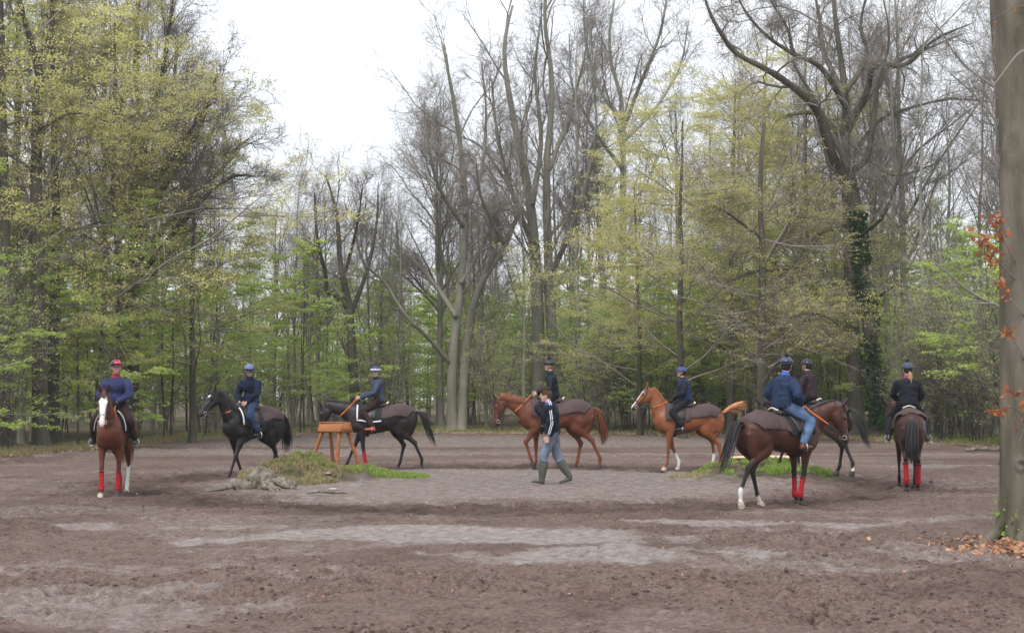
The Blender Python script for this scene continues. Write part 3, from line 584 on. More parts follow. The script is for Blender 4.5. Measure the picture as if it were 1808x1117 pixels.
HK = {'fwd': [(-.30, .95), (-.44, .58), (-.33, .185), (-.27, .05)], 'mid': [(-.36, .96), (-.63, .60), (-.605, .21), (-.54, .05)], 'back': [(-.42, .97), (-.76, .66), (-.93, .29), (-.93, .06)], 'lift': [(-.32, .97), (-.58, .68), (-.60, .32), (-.56, .14)]}
def legpose(K, p):
    a, b, t = p if isinstance(p, tuple) else (p, p, 0)
    return np.array(K[a]) * (1 - t) + np.array(K[b]) * t
def horse(name, label, loc, yaw, scale=1., legs=('fwd', 'back', 'fwd', 'back'), poll=(1.25, 1.80), hd=(.45, -.9), nyaw=0., coat=(.22, .07, .03), points=None, socks=(0, 0, 0, 0), blaze=0., wraps=(0, 0, 0, 0),
          mane=(.02, .015, .012), tail='down', sheet=(-.74, .42), pad='sheet', dark=.0, hoofs=None, shade_low=.5, pull=(.5, .12), rtop=None, head_off=None, seed=1, tailside=0., sheetlow=1.5):
    g = np.random.default_rng(seed)
    root = bpy.data.objects.new(name, None); sc.collection.objects.link(root); tag(root, label, 'horse', 'racehorses walking in the ring')
    root.location = (*loc, float(gheight(loc[0], loc[1])) - .022); root.rotation_euler = (0, 0, yaw); root.scale = (scale,) * 3
    P = np.array([poll[0], 0, poll[1]]); hd = np.array([hd[0], 0, hd[1]]); hd /= np.linalg.norm(hd); hn = np.array([-hd[2], 0, hd[0]])
    def bend(V):
        V = np.array(V, float); t = sst(.62, 1.25, V[..., 0] + .25 * (V[..., 2] - 1.3)); a = nyaw * t; px, pz = .62, 0
        X = V[..., 0] - px; Y = V[..., 1].copy(); V[..., 0] = px + X * np.cos(a) - Y * np.sin(a); V[..., 1] = X * np.sin(a) + Y * np.cos(a); return V
    # ---- one continuous body
    mb = MB(); xs = np.linspace(-.83, .87, 44); aa = np.linspace(0, np.pi, 13)
    rg = []
    for x in xs:
        l_ = tpt(x, aa, 0, 1); r_ = tpt(x, aa, 0, -1)[::-1][1:-1]; rg.append(np.vstack([l_, r_]))
    mb.rings(np.array(rg))
    hj = MB()
    nb = np.array([.46, 0, 1.22]); up_ = sst(1.6, 1.95, P[2]); nm1 = np.array([.73 - .05 * up_, 0, 1.35 + .03 * up_]); d = P - nm1; crest = np.array([-d[2], 0, d[0]]) / np.linalg.norm(d)
    base = P - hd * .02 - hn * .055
    NP = np.array([nb, nm1 * .97 + .03 * nb, nm1 + d * .38 + crest * .035, nm1 + d * .72 + crest * .05, base]); NR = [(.20, .29), (.150, .250 - .02 * up_), (.100, .175), (.080, .132), (.072, .105)]
    hj.tube(NP, NR, 18, sub=8)
    hr = []
    for t, tp, bt, w in crom(HEAD, 3):
        a = np.linspace(0, 2 * np.pi, 16, endpoint=False); cu = (tp + bt) / 2; hh = (tp - bt) / 2; c_ = P + hd * t + hn * cu
        hr.append(c_ + np.array([0, 1, 0]) * (w * np.sign(np.sin(a)) * np.abs(np.sin(a)) ** .85)[:, None] + hn * (hh * np.cos(a))[:, None])
    hj.rings(np.array(hr))
    for s in (-1, 1): hj.ball(P + hd * .185 + hn * .02 + [0, s * .078, 0], (.035, .028, .035), 10, 7); hj.ball(P + hd * .13 - hn * .12 + [0, s * .062, 0], (.085, .035, .085), 10, 7); hj.ball(P + hd * .575 - hn * .02 + [0, s * .042, 0], (.028, .02, .03), 8, 6)
    V0 = [bend(v) for v in hj.V]; hj.V = V0
    for v, f in zip(hj.V, hj.F4): pass
    off = mb.n; mb.V += hj.V; mb.F4 += [f + off for f in hj.F4]; mb.F3 += [f + off for f in hj.F3]; mb.n += hj.n
    J = []
    order = (('F', 1), ('F', -1), ('H', 1), ('H', -1))
    for (fh, s), p in zip(order, legs):
        K = FK if fh == 'F' else HK; q = legpose(K, p); lifted = (p == 'lift') or (isinstance(p, tuple) and 'lift' in p[:2])
        if not lifted: q[:, 1] = q[:, 1] - (q[-1, 1] - .055) * np.clip((q[0, 1] - q[:, 1]) / (q[0, 1] - q[-1, 1]), 0, 1)
        y0 = .155 if fh == 'F' else .135; ys = [y0 * s, y0 * .92 * s, y0 * .85 * s, y0 * .84 * s]
        J4 = np.column_stack([q[:, 0], ys, q[:, 1]]); J.append(J4); e, k, f, h = J4; L = lambda a, b, t: a * (1 - t) + b * t
        if fh == 'F':
            mb.tube([(.66, .10 * s, 1.30), (.60, .135 * s, 1.12), e + [.03, .01 * s, .04]], [(.09, .16), (.10, .155), (.085, .13)], 12)
            mb.tube([e + [.02, 0, .12], e, L(e, k, .3), L(e, k, .7), k + (k - f) * .06, k, L(k, f, .14), L(k, f, .5), L(k, f, .86), f, L(f, h, .5), L(f, h, .8)],
                    [(.088, .138), (.082, .118), (.067, .09), (.047, .058), (.045, .054), (.045, .054), (.037, .043), (.029, .038), (.031, .040), (.040, .046), (.032, .037), (.042, .046)], 10)
        else:
            mb.tube([(-.50, .14 * s, 1.30), (-.50, .15 * s, 1.12), e + [-.04, .0, .03]], [(.13, .27), (.13, .25), (.105, .20)], 14)
            mb.tube([(-.68, .12 * s, 1.22), (-.66, .125 * s, 1.02), L(e, k, .5) + [-.06, 0, .04]], [(.11, .15), (.10, .13), (.06, .08)], 12)
            mb.tube([e + [-.02, 0, .12], e, L(e, k, .35), L(e, k, .7), L(e, k, .92), k, L(k, f, .14), L(k, f, .5), L(k, f, .86), f, L(f, h, .5), L(f, h, .8)],
                    [(.115, .18), (.108, .165), (.083, .122), (.050, .070), (.042, .066), (.042, .061), (.038, .050), (.032, .042), (.033, .042), (.041, .047), (.033, .038), (.043, .047)], 10)
            mb.ball(k + [-.045, 0, .02], (.028, .024, .045), 8, 6)
    me = remesh(mb.mesh('body'), .021, 4, .55); V = verts(me); nn_ = np.empty(len(V) * 3, np.float32); me.vertices.foreach_get('normal', nn_); V = V + nn_.reshape(-1, 3) * (.020 * fbm(V[:, 0] * 1.3 + V[:, 2] * .5 + seed, V[:, 2] - V[:, 0] * .6 + V[:, 1], 5., 2) * sst(.7, 1.0, V[:, 2]))[:, None]; setverts(me, V); N = len(V); C = np.tile(np.array(coat, float), (N, 1))
    C *= (1 - dark * .45 * sst(1.25, 1.5, V[:, 2]) * (V[:, 0] < .5))[:, None]
    C *= (1 + .22 * fbm(V[:, 0] * 3 + V[:, 1], V[:, 2] * 3, 1., 3))[:, None]
    pts = np.array(points if points is not None else coat, float)
    for i, J4 in enumerate(J):                                     # darker points and white socks follow the leg bones
        e, k, f, h = J4; sel = (np.abs(V[:, 1] - e[1] * .9) < .14) & (V[:, 2] < 1.05) & (np.hypot(V[:, 0] - np.interp(V[:, 2], J4[::-1, 2], J4[::-1, 0]), 0) < .22) & (V[:, 1] * e[1] > 0)
        if points is not None: w = sst(k[2] + .22, k[2] - .02, V[:, 2]) * sel; C = C * (1 - w[:, None]) + pts * w[:, None]
        if socks[i]: hz = socks[i]; w = sst(hz + .02, hz - .015, V[:, 2] + .03 * np.sin(V[:, 0] * 40)) * sel; C = C * (1 - w[:, None]) + np.array([.72, .69, .66]) * w[:, None]
    # muzzle and blaze
    Vi = V; hp = bend((P + hd * .6 - hn * .03)[None])[0]; dm = np.linalg.norm(Vi - hp, axis=1); w = sst(.14, .05, dm) * .7; C = C * (1 - w[:, None]) + np.array([.035, .027, .025]) * w[:, None]
    if blaze:
        A = bend((P + hd * (.10 if blaze > .2 else .13) + hn * .065)[None])[0]; B = bend((P + hd * (.60 if blaze > .2 else .17) + hn * .03)[None])[0]; ab = B - A; t = np.clip(((V - A) @ ab) / (ab @ ab), 0, 1); dd = np.linalg.norm(V - (A + t[:, None] * ab), axis=1)
        wd = .030 + blaze * .045 * (np.cos(t * 5.5) * .3 + .7) if blaze > .2 else .028; w = sst(wd + .012, wd - .006, dd); C = C * (1 - w[:, None]) + np.array([.78, .74, .72]) * w[:, None]
        if blaze > .5: w = sst(.085, .06, np.linalg.norm(V - bend((P + hd * .58 - hn * .01)[None])[0], axis=1)); C = C * (1 - w[:, None]) + np.array([.75, .58, .55]) * w[:, None]
    set_attr(me, 'coat', C); link('body', me, M_COAT, root)
    M_MANE = mat('mane_hair', mane, .55, .35, 14, stretch=(1, 1, .3), spec=.4)
    # hooves
    for i, J4 in enumerate(J):
        e, k, f, h = J4; pd = h - f; pd /= np.linalg.norm(pd); ax = np.array([pd[0] * .45 + .12, 0, -1]) if h[2] < .08 else pd; ax = ax / np.linalg.norm(ax); c0 = f + (h - f) * .78; Lh = (c0[2] - .0) / max(-ax[2], .5) if h[2] < .08 else .085
        hb = MB().tube([c0, c0 + ax * Lh * .5 + [.01, 0, 0], c0 + ax * Lh + [.02, 0, 0]], [(.044, .047), (.052, .057), (.060, .066)], 12, sub=2); link('hoof', hb.mesh('hoof'), M_HOOF_P if (hoofs and hoofs[i]) else M_HOOF, root)
        if wraps[i]:
            L = lambda a, b, t: a * (1 - t) + b * t
            wp = [L(k, f, .14), L(k, f, .3), L(k, f, .6), L(k, f, .86), f, L(f, h, .35)]; r0 = (.042, .041, .040, .042, .050, .044) if i < 2 else (.050, .047, .044, .046, .052, .046); w_ = MB(); Pq = crom(wp, 5); Rq = np.interp(np.linspace(0, 5, len(Pq)), range(6), r0) + .0055 * (np.arange(len(Pq)) % 2)
            w_.tube(Pq, list(Rq), 12, sub=1); wo = link('leg_wrap', w_.mesh('wrap'), M_WRAP, root)
            s2 = MB().tube([L(k, f, .16), L(k, f, .23)], [(r0[0] + .006) for _ in range(2)], 12, sub=1); link('strap', s2.mesh('st'), M_BLACKPAD, wo)
    # ears and eyes
    for s in (-1, 1):
        eb = MB(); b0 = P + hd * .0 + hn * .045 + np.array([0, s * .052, 0]); ed = hn * .55 - hd * .75 + np.array([0, s * .22, 0]); ed /= np.linalg.norm(ed); w0 = np.cross(ed, [0, s, .2]); w0 /= np.linalg.norm(w0)
        eb.tube([b0 - ed * .02, b0 + ed * .035, b0 + ed * .09, b0 + ed * .135, b0 + ed * .165], [(.024, .022), (.034, .020), (.034, .015), (.020, .010), (.004, .004)], 10, side=(0, .7, .2), sub=3)
        eb.V = [bend(v) for v in eb.V]; m_ = eb.mesh('ear'); set_attr(m_, 'coat', np.tile(np.array(coat) * (.75 if points is None else .35), (len(m_.vertices), 1))); link('ear', m_, M_COAT, root)
        yb = MB().ball((P + hd * .185 + hn * .022 + [0, s * .092, 0]), (.021, .016, .021), 10, 7); yb.V = [bend(v) for v in yb.V]; link('eye', yb.mesh('eye'), M_EYE, root)
        nb_ = MB().ball((P + hd * .588 - hn * .01 + [0, s * .052, 0]), (.014, .009, .02), 8, 6); nb_.V = [bend(v) for v in nb_.V]; link('nostril', nb_.mesh('n'), M_EYE, root)
    # mane: locks lying over the crest to the right; forelock
    mm = MB(); cl = crom(NP, 10); cr_ = np.interp(np.arange(len(cl)), np.linspace(0, len(cl) - 1, 5), [q[1] for q in NR]); T = np.gradient(cl, axis=0); T /= np.linalg.norm(T, axis=1)[:, None]; U = np.stack([-T[:, 2], 0 * T[:, 0], T[:, 0]], -1)
    wd_ = np.interp(np.arange(len(cl)), np.linspace(0, len(cl) - 1, 5), [q[0] for q in NR]); n0 = int(len(cl) * .33); ms = -1 if seed % 2 else 1
    for q in range(110):
        i = n0 + (len(cl) - 1 - n0) * q / 110; j = int(i); c = cl[j]; top = c + U[j] * (cr_[j] * .97); L_ = g.uniform(.10, .17); dn = -U[j]; w = wd_[j]
        mm.tube([top + [0, -ms * .012, 0], top + U[j] * .014 + [0, ms * .02, 0], c + U[j] * (cr_[j] - L_ * .45) + [g.normal(0, .01), ms * (w * .62 + .018), 0], c + U[j] * (cr_[j] - L_) + [g.normal(0, .02), ms * (w * .85 + .02), 0]], [(.020, .009), (.022, .010), (.018, .008), (.003, .003)], 5, side=T[j], sub=2)
    for q in range(9): a = P + hn * .06; mm.tube([a - hd * .03 + [0, g.normal(0, .02), 0], a + hd * .03 + hn * .012 + [0, g.normal(0, .02), 0], a + hd * g.uniform(.08, .14) + [0, g.normal(0, .03), 0]], [(.014, .006), (.014, .006), (.002, .002)], 5, sub=2)
    mm.V = [bend(v) for v in mm.V]; link('mane', mm.mesh('mane'), M_MANE, root)
    # tail
    tb = MB(); dock = np.array([-.80, 0, 1.36])
    if tail == 'up': pth = [dock, dock + [-.12, 0, .10], dock + [-.30, 0, .20], dock + [-.50, 0, .27], dock + [-.62, 0, .24]]; Ln = (.55, .95)
    elif tail == 'swing': pth = [dock, dock + [-.12, .0, .0], dock + [-.24, 0, -.22], dock + [-.36, 0, -.52], dock + [-.50, 0, -.85]]; Ln = (.6, 1)
    else: pth = [dock, dock + [-.10, 0, -.03], dock + [-.155, tailside * .3, -.25], dock + [-.17 - .04, tailside * .7, -.55], dock + [-.20, tailside, -.86]]; Ln = (.75, 1)
    pth = np.array(pth); fan = (.035, .05, .075, .085, .06) if tail != 'up' else (.03, .035, .05, .08, .10)
    tb.tube(pth[:4] - [0, 0, 0], [(.034, .034), (.042, .040), (.052, .045), (.03, .03)], 8)
    for q in range(85):
        o_ = g.normal(0, 1, 3) * [.5, .75, .3]; t_end = g.uniform(*Ln); k_ = crom(pth, 4); m_ = max(6, int(len(k_) * t_end)); k2 = k_[:m_]; ff = np.interp(np.arange(m_), np.linspace(0, len(k_) - 1, 5), fan)
        if tail == 'up': k2 = k2 + np.array([0, 0, -1]) * (np.arange(m_) / m_)[:, None] ** 2 * g.uniform(0, .30)
        idx = np.linspace(0, m_ - 1, 6).astype(int); tb.tube(k2[idx] + o_[None] * ff[idx][:, None], [(.012, .009), (.016, .010), (.016, .010), (.014, .009), (.009, .007), (.002, .002)], 4, sub=2)
    link('tail', tb.mesh('tail'), M_MANE, root)
    # ---- bridle
    def hring(t, wdt, mat_, nm, par, extra=.006):
        f = lambda tt: [np.interp(tt, [h_[0] for h_ in HEAD], [h_[i] for h_ in HEAD]) for i in (1, 2, 3)]; rg = []
        for tt in (t - wdt, t + wdt):
            tp, bt, w = f(tt); 
            for e_ in (0, 1): pass
            a = np.linspace(0, 2 * np.pi, 20, endpoint=False); cu = (tp + bt) / 2; hh = (tp - bt) / 2 + extra; rg.append(P + hd * tt + hn * cu + np.array([0, 1, 0]) * ((w + extra) * np.sign(np.sin(a)) * np.abs(np.sin(a)) ** .85)[:, None] + hn * (hh * np.cos(a))[:, None])
        b = MB().rings(np.array([rg[0] * .995 + rg[0].mean(0) * .005, rg[0], rg[1], rg[1] * .995 + rg[1].mean(0) * .005]), caps=False); b.V = [bend(v) for v in b.V]; return link(nm, b.mesh(nm), mat_, par)
    bo = hring(.40, .013, M_LEATHER if blaze < .5 else M_STEEL, 'noseband', root)
    bb = MB()
    fW = lambda tt: np.interp(tt, [h_[0] for h_ in HEAD], [h_[3] for h_ in HEAD]) + .006
    for s in (-1, 1):
        cp = [P + hd * tt + hn * (.0 - .05 * sst(.02, .2, tt) - .02 * sst(.3, .5, tt)) + np.array([0, s * fW(tt), 0]) for tt in (.02, .10, .2, .3, .4, .50)]; bb.tube(cp, [(.005, .011)] * 6, 6, sub=3, side=(0, 1, 0))
    a = np.linspace(-1.45, 1.45, 9); bb.tube([P + hd * .02 + np.array([0, math.sin(q) * .09, 0]) + hn * (.065 * math.cos(q) + .01) for q in a], [(.006, .011)] * 9, 6, sub=2)
    bb.tube([P + hd * .075 + np.array([0, math.sin(q) * .10, 0]) + hn * (.072 * math.cos(q) + .005) for q in a], [(.006, .010)] * 9, 6, sub=2)
    bb.V = [bend(v) for v in bb.V]; br = link('bridle', bb.mesh('bridle'), M_LEATHER, root)
    bits = []
    for s in (-1, 1):
        c = P + hd * .515 - hn * .055 + np.array([0, s * .066, 0]); a = np.linspace(0, 2 * np.pi, 13); rb = MB().tube([c + hd * .036 * math.cos(q) + hn * .036 * math.sin(q) for q in a], [.0065] * 13, 6, sub=1, side=(0, 1, 0)); rb.V = [bend(v) for v in rb.V]; link('bit_ring', rb.mesh('bit'), M_STEEL, br); bits.append(bend(c[None])[0])
    # reins to the rider's hands, black then orange grips
    hands = [np.array([pull[0], s * .07, 1.50 + pull[1]]) for s in (1, -1)]
    for s, b0, h0 in zip((1, -1), bits[::-1], hands):
        sag = .07 if abs(nyaw) < .3 else .04; pth = []
        for t in np.linspace(0, 1, 9): p = b0 * (1 - t) + h0 * t; p[1] += s * .09 * math.sin(math.pi * min(1, t * 1.15)) if t < .87 else 0; p[2] -= sag * math.sin(math.pi * t); pth.append(p)
        pth = np.array(pth); rn = link('rein', MB().tube(pth[:5], [(.004, .008)] * 5, 6, sub=2, side=(0, 1, 0)).mesh('rein'), M_LEATHER, root); link('rein_grip', MB().tube(pth[4:], [(.007, .013)] * 5, 6, sub=2, side=(0, 1, 0)).mesh('grip'), M_GRIP, rn)
    # ---- cloths and saddle
    def drape(x0, x1, alow, off, nm, mt, wav=.0, nx=34, na=26, edge=None, round_rear=True, parent=root, waist=0):
        m_ = MB(); outer = []; X = np.linspace(x0, x1, nx)
        for x in X:
            u = (x - x0) / (x1 - x0); A = alow * (1 - (.42 * sst(.16, 0, u) if round_rear else 0)) * (1 - waist * sst(.3, 1, u)) + .035 * math.sin(x * 13 + seed) + .02 * math.sin(x * 29)
            a = np.linspace(-A, A, na); p = np.array([tpt(x, abs(q), 0, 1 if q >= 0 else -1) for q in a]); nn = np.stack([0 * a, np.sin(a), np.cos(a)], -1)
            wv = wav * (np.abs(a) / A) ** 1.5 * (np.sin(x * 24 + a * 3 + seed) + .6 * np.sin(x * 43 - a * 5)) + .004 * fbm(x * 30 + 0 * a, a * 10, 1., 2); hip = .035 * np.exp(-((x + .48) / .25) ** 2) * sst(.4, 1.1, np.abs(a))
            outer.append(p + nn * (off + wv + hip)[:, None])
        o = np.array(outer); c = o.mean(axis=1, keepdims=True); inner = o + (np.array([0, 0, 1.05]) - o) * np.array([0, 1, 1]) * .022
        both = np.concatenate([o, inner[:, ::-1]], 1); m_.rings(both, caps=True); return link(nm, m_.mesh(nm), mt, parent)
    if sheet: sh = drape(sheet[0], sheet[1], sheetlow, .017, 'quarter_sheet', M_SHEET, .011)
    pads = {'black': M_BLACKPAD, 'sheet': M_SHEET, 'white_trim': M_BLACKPAD, 'navy': None}
    pm = M_SHEET if pad == 'sheet' else M_BLACKPAD if pad != 'navy' else mat('navy_saddle_pad', (.018, .032, .075), .8, .2, 8)
    sp_ = drape(.02, .60, 1.62, .030, 'saddle_cloth', pm, .003, 18, 22, round_rear=False)
    if pad in ('white_trim', 'front_trim'):
        for s in (1, -1):
            A = 1.62; rowp = [tpt(.59, q, .048, s) for q in np.linspace(.55, A, 9)]
            if pad == 'white_trim': rowp += [tpt(x, A, .048, s) for x in np.linspace(.52, .02, 8)]
            link('white_edging', MB().tube(rowp, [(.006, .020)] * len(rowp), 6, sub=1, side=(0, 1, 0)).mesh('e'), M_WHITE, sp_)
    sb = MB(); prof = [(-.06, 1.585, .11), (.0, 1.60, .14), (.10, 1.575, .13), (.22, 1.57, .10), (.34, 1.60, .085), (.43, 1.66, .06), (.46, 1.665, .03)]
    rg = []
    for x, z, w in crom(prof, 3): a = np.linspace(0, 2 * np.pi, 14, endpoint=False); rg.append(np.stack([x + 0 * a, w * np.cos(a), z - .05 + .05 * np.sin(a)], -1))
    sb.rings(np.array(rg)); so = link('saddle', sb.mesh('saddle'), M_LEATHER, root)
    for s in (1, -1):
        fr = []
        for t in np.linspace(0, 1, 8): x0_ = .10 + .06 * t; x1_ = .38 + .13 * math.sin(t * 2.4); fr.append([tpt(x, .35 + 1.15 * t, .046, s) for x in np.linspace(x0_, x1_, 7)])
        fr = np.array(fr); back_ = fr - [0, s * .012, 0]; link('saddle_flap', MB().rings(np.concatenate([fr, back_[:, ::-1]], 1)).mesh('flap'), M_LEATHER, so)
        rc = np.array([.235, s * .395, .905]); a = np.linspace(0, 2 * np.pi, 15); link('stirrup', MB().tube([rc + [0, .055 * math.sin(q), .07 + .075 * math.cos(q) if math.cos(q) > -.6 else .02] for q in a], [.008] * 15, 6, sub=1, side=(1, 0, 0)).mesh('s'), M_STEEL, so)
        link('stirrup_leather', MB().tube([(.24, s * .33, 1.42), (.235, s * .375, 1.2), (.235, s * .395, 1.05)], [(.005, .012)] * 3, 6, sub=3, side=(0, 1, 0)).mesh('sl'), M_LEATHER, so)
    a = np.linspace(0, np.pi, 14); gp = [tpt(.36, q, .032, 1) for q in a] + [tpt(.36, q, .032, -1) for q in a[::-1][1:]]; link('girth', MB().tube(gp, [(.035, .008)] * len(gp), 6, sub=1, side=(1, 0, 0)).mesh('girth'), M_BLACKPAD, so)
    # white fleece at the pommel and cantle
    link('fleece_pad', MB().tube([(-.10, -.12, 1.585), (-.13, 0, 1.625), (-.10, .12, 1.585)], [(.022, .014)] * 3, 8, side=(1, 0, 0)).mesh('fl'), M_SHEEP, so)
    root['_h'] = 1; del root['_h']
    return root
# ================================================================ PEOPLE
M_SKIN = mat('skin', (.58, .36, .28), .55, .08, 6)
def cloth(nm, col, rough=.8, bump=.35, **k): return mat(nm, col, rough, .3, 5, bump, 22, spec=.12, **k)
def hand_mesh(wr, d, s, curl=1.1, up=(0, 0, 1), size=1.):
    """palm and five separate bent fingers; wr wrist, d forearm direction, s = +1 left hand"""
    d = np.array(d, float); d /= np.linalg.norm(d); u = np.array(up, float); u = u - d * (u @ d); u /= np.linalg.norm(u); r = np.cross(d, u) * s; mb = MB(); z = size
    mb.tube([wr - d * .03, wr, wr + d * .04 * z, wr + d * .085 * z], [(.022, .028), (.024, .030), (.019, .040), (.015, .038)], 10, side=r, sub=3)
    for i in range(4):
        o = u * (.030 - .020 * i) * z; b = wr + d * .08 * z + o; L = (.070, .080, .074, .058)[i] * z; cd = d; p = [b - d * .015 * z, b]; q = b
        for j, fr in enumerate((.42, .32, .26)):
            an = curl * (.7 + .15 * j); cd = cd * math.cos(an) - r * math.sin(an); c2 = cd / np.linalg.norm(cd); rr = np.cross(c2, u) * s; q = q + c2 * L * fr; p.append(q); cd = c2; r_ = r; r = np.cross(cd, u) * s; r /= np.linalg.norm(r)
        r = np.cross(d, u) * s
        mb.tube(p, [.0095, .0095, .0088, .008, .006], 7, side=u, sub=2)
    b = wr + d * .025 * z + u * .03 * z; q1 = b + (d * .6 + u * .7 - r * .3) * .035 * z; q2 = q1 + (d * .85 + u * .1 - r * .5) * .032 * z; q3 = q2 + (d * .7 - u * .2 - r * .6) * .024 * z
    mb.tube([b, q1, q2, q3], [.012, .0115, .010, .007], 7, side=r, sub=2)
    return mb.mesh('hand')
def person(label, root_loc, yaw, scale, J, jacket, trousers, shoes, hair=(.03, .018, .012), helmet=None, headyaw=0., headpitch=0., gloves=None, boots_high=None, scarf=None, group=None, pom=False, vest=None, stripes=None, longhair=None, goggles=False, curl=1.15, brim=True, twist=0., wide=1., hem=.0, puff=.018, legpuff=.012, extra=None, helmet2=None):
    root = bpy.data.objects.new('person', None); sc.collection.objects.link(root); tag(root, label, 'person', group); root.location = root_loc; root.rotation_euler = (0, 0, yaw); root.scale = (scale,) * 3
    A = lambda k: np.array(J[k], float)
    pel, wai, che, nec, hea = A('pelvis'), A('waist'), A('chest'), A('neck'), A('head')
    ct = rotz(twist)
    def tw(p): return (p - pel) @ ct.T + pel
    che, nec, hea = tw(che), tw(nec), tw(hea); sd = ct @ np.array([0, 1., 0]); fw = ct @ np.array([1., 0, 0]); HR = rotz(headyaw + twist) @ roty(headpitch)
    arms = []
    for s, n in ((1, 'L'), (-1, 'R')):
        sh, el, wr = (np.array(J[k + n], float) for k in ('sh', 'el', 'wr'))
        if J.get('twarm', True): sh, el = tw(sh), (tw(el) if J.get('tw_el', False) else el)
        arms.append((s, sh, el, wr))
    legs = [(s, *(np.array(J[k + n], float) for k in ('hip', 'kn', 'an', 'toe'))) for s, n in ((1, 'L'), (-1, 'R'))]
    L = lambda a, b, t: a * (1 - t) + b * t
    def figure(infl, what):
        mb = MB(); i = infl; w_ = wide
        if 'torso' in what:
            mb.tube([pel - (wai - pel) * .45, pel, wai, L(wai, che, .6), che, L(che, nec, .55), L(che, nec, .85)], [(.13 * w_ + i, .10 + i), (.165 * w_ + i, .118 + i), (.145 * w_ + i, .105 + i), (.17 * w_ + i, .118 + i), (.166 * w_ + i, .112 + i), (.118 + i, .086 + i), (.066 + i, .062 + i)], 18, side=sd, sub=5)
        if 'arms' in what:
            for s, sh, el, wr in arms:
                end = wr if 'full' in what else L(el, wr, .93)
                mb.tube([L(sh, che, .45) + [0, 0, .0], sh, L(sh, el, .35), L(sh, el, .8), el, L(el, wr, .3), end], [.040 + i * .8, .052 + i * .8, .052 + i, .043 + i, .042 + i, .042 + i, (.027 if 'full' in what else .034) + i], 12, side=(.1, 1, 0), sub=4)
        if 'pelvis' in what: mb.tube([pel - (wai - pel) * .5, pel - (wai - pel) * .2, pel, L(pel, wai, .45)], [(.12 * w_ + i, .09 + i), (.165 * w_ + i, .12 + i), (.168 * w_ + i, .12 + i), (.145 * w_ + i, .108 + i)], 16, side=(0, 1, 0))
        if 'legs' in what:
            for s, hp, kn, an, toe in legs:
                nl = 6 if (boots_high and 'pelvis' in what) else 8; mb.tube([hp + (hp - kn) * .08, hp, L(hp, kn, .4), L(hp, kn, .85), kn, L(kn, an, .28), L(kn, an, .7), L(kn, an, 1.0)][:nl], [.092 + i, .092 + i, .080 + i, .058 + i, .056 + i, .056 + i * 1.2, .040 + i * 1.6, .034 + i * 1.4][:nl], 12, side=(0, 1, 0), sub=4)
                if 'feet' in what: mb.tube([an + [0, 0, .02], L(an, toe, .3) + [0, 0, -.025], L(an, toe, .62) + [0, 0, -.02]], [(.030, .030), (.030, .025), (.022, .016)], 10, side=(0, 1, 0))
        if 'head' in what:
            mb.tube([L(che, nec, .6), nec, L(nec, hea, .45)], [(.062 + i, .060 + i), (.054 + i, .054 + i), (.054, .056)], 12, side=sd)
            hb = MB(); hb.ball((0, 0, .015), (.096, .077, .112), 16, 12); hb.ball((.022, 0, -.055), (.066, .056, .062), 12, 9); hb.tube([(.09, 0, .02), (.108, 0, -.015), (.098, 0, -.028)], [.009, .015, .012], 8, sub=2); hb.ball((.078, 0, -.068), (.018, .026, .012), 8, 6); hb.ball((.074, 0, -.098), (.022, .024, .018), 8, 6)
            hb.ball((.082, 0, .034), (.018, .052, .012), 8, 6)
            for s in (1, -1): hb.ball((0, s * .079, -.012), (.020, .012, .030), 8, 6); hb.ball((.055, s * .042, -.03), (.026, .022, .022), 8, 6)
            o = mb.n; mb.V += [v @ HR.T + hea for v in hb.V]; mb.F4 += [f + o for f in hb.F4]; mb.F3 += [f + o for f in hb.F3]; mb.n += hb.n
        return mb.mesh('f')
    me = remesh(figure(0, ('torso', 'arms', 'full', 'legs', 'feet', 'head')), .0155, 1, .4); link('body', me, M_SKIN, root)
    def wrink(me, amp, f=9):
        V = verts(me); n = np.empty(len(V) * 3, np.float32); me.vertices.foreach_get('normal', n); w = fbm(V[:, 0] * .6 + V[:, 1] * .8 + V[:, 2] * .35, V[:, 2] + V[:, 0] * .4, f, 3); setverts(me, V + n.reshape(-1, 3) * (amp * np.maximum(w + .12, -.08))[:, None]); return me
    jk = link('jacket', wrink(remesh(figure(puff, ('torso', 'arms')), .019, 3), .036, 9), jacket, root)
    if stripes:
        for s, sh, el, wr in arms:
            for dx in (-.016, .016):
                q = [L(sh, nec, .5) + [0, 0, .035], sh + [0, 0, .03]] + [L(sh, el, t) for t in (.3, .6, 1)] + [L(el, wr, t) for t in (.3, .6, .9)]; r_ = [.078, .078, .087, .081, .078, .079, .075, .069]
                out = np.array([0, s, 0.]); r_ = [v + puff - .020 for v in r_]; q = [a + out * (b if k > 1 else (.02, .055)[k]) + np.array([dx, 0, (.045, .04)[k] if k < 2 else 0]) for k, (a, b) in enumerate(zip(q, r_))]
                link('white_stripe', MB().tube(q, [(.005, .0075)] * 8, 6, side=(0, 1, 0), sub=3).mesh('ws'), M_WHITE, jk)
    if vest: link('vest', wrink(remesh(figure(.030, ('torso',)), .018, 3), .02), vest, jk)
    link('trousers', wrink(remesh(figure(legpuff, ('pelvis', 'legs')), .019, 2), .028, 11), trousers, root)
    # collar
    cb = MB(); T = (hea - nec); T /= np.linalg.norm(T); cb.tube([L(che, nec, .75), nec - T * .005, nec + T * .025], [(.092, .086), (.074, .072), (.070, .068)], 14, side=sd, sub=3); link('collar', cb.mesh('collar'), scarf or jacket, jk)
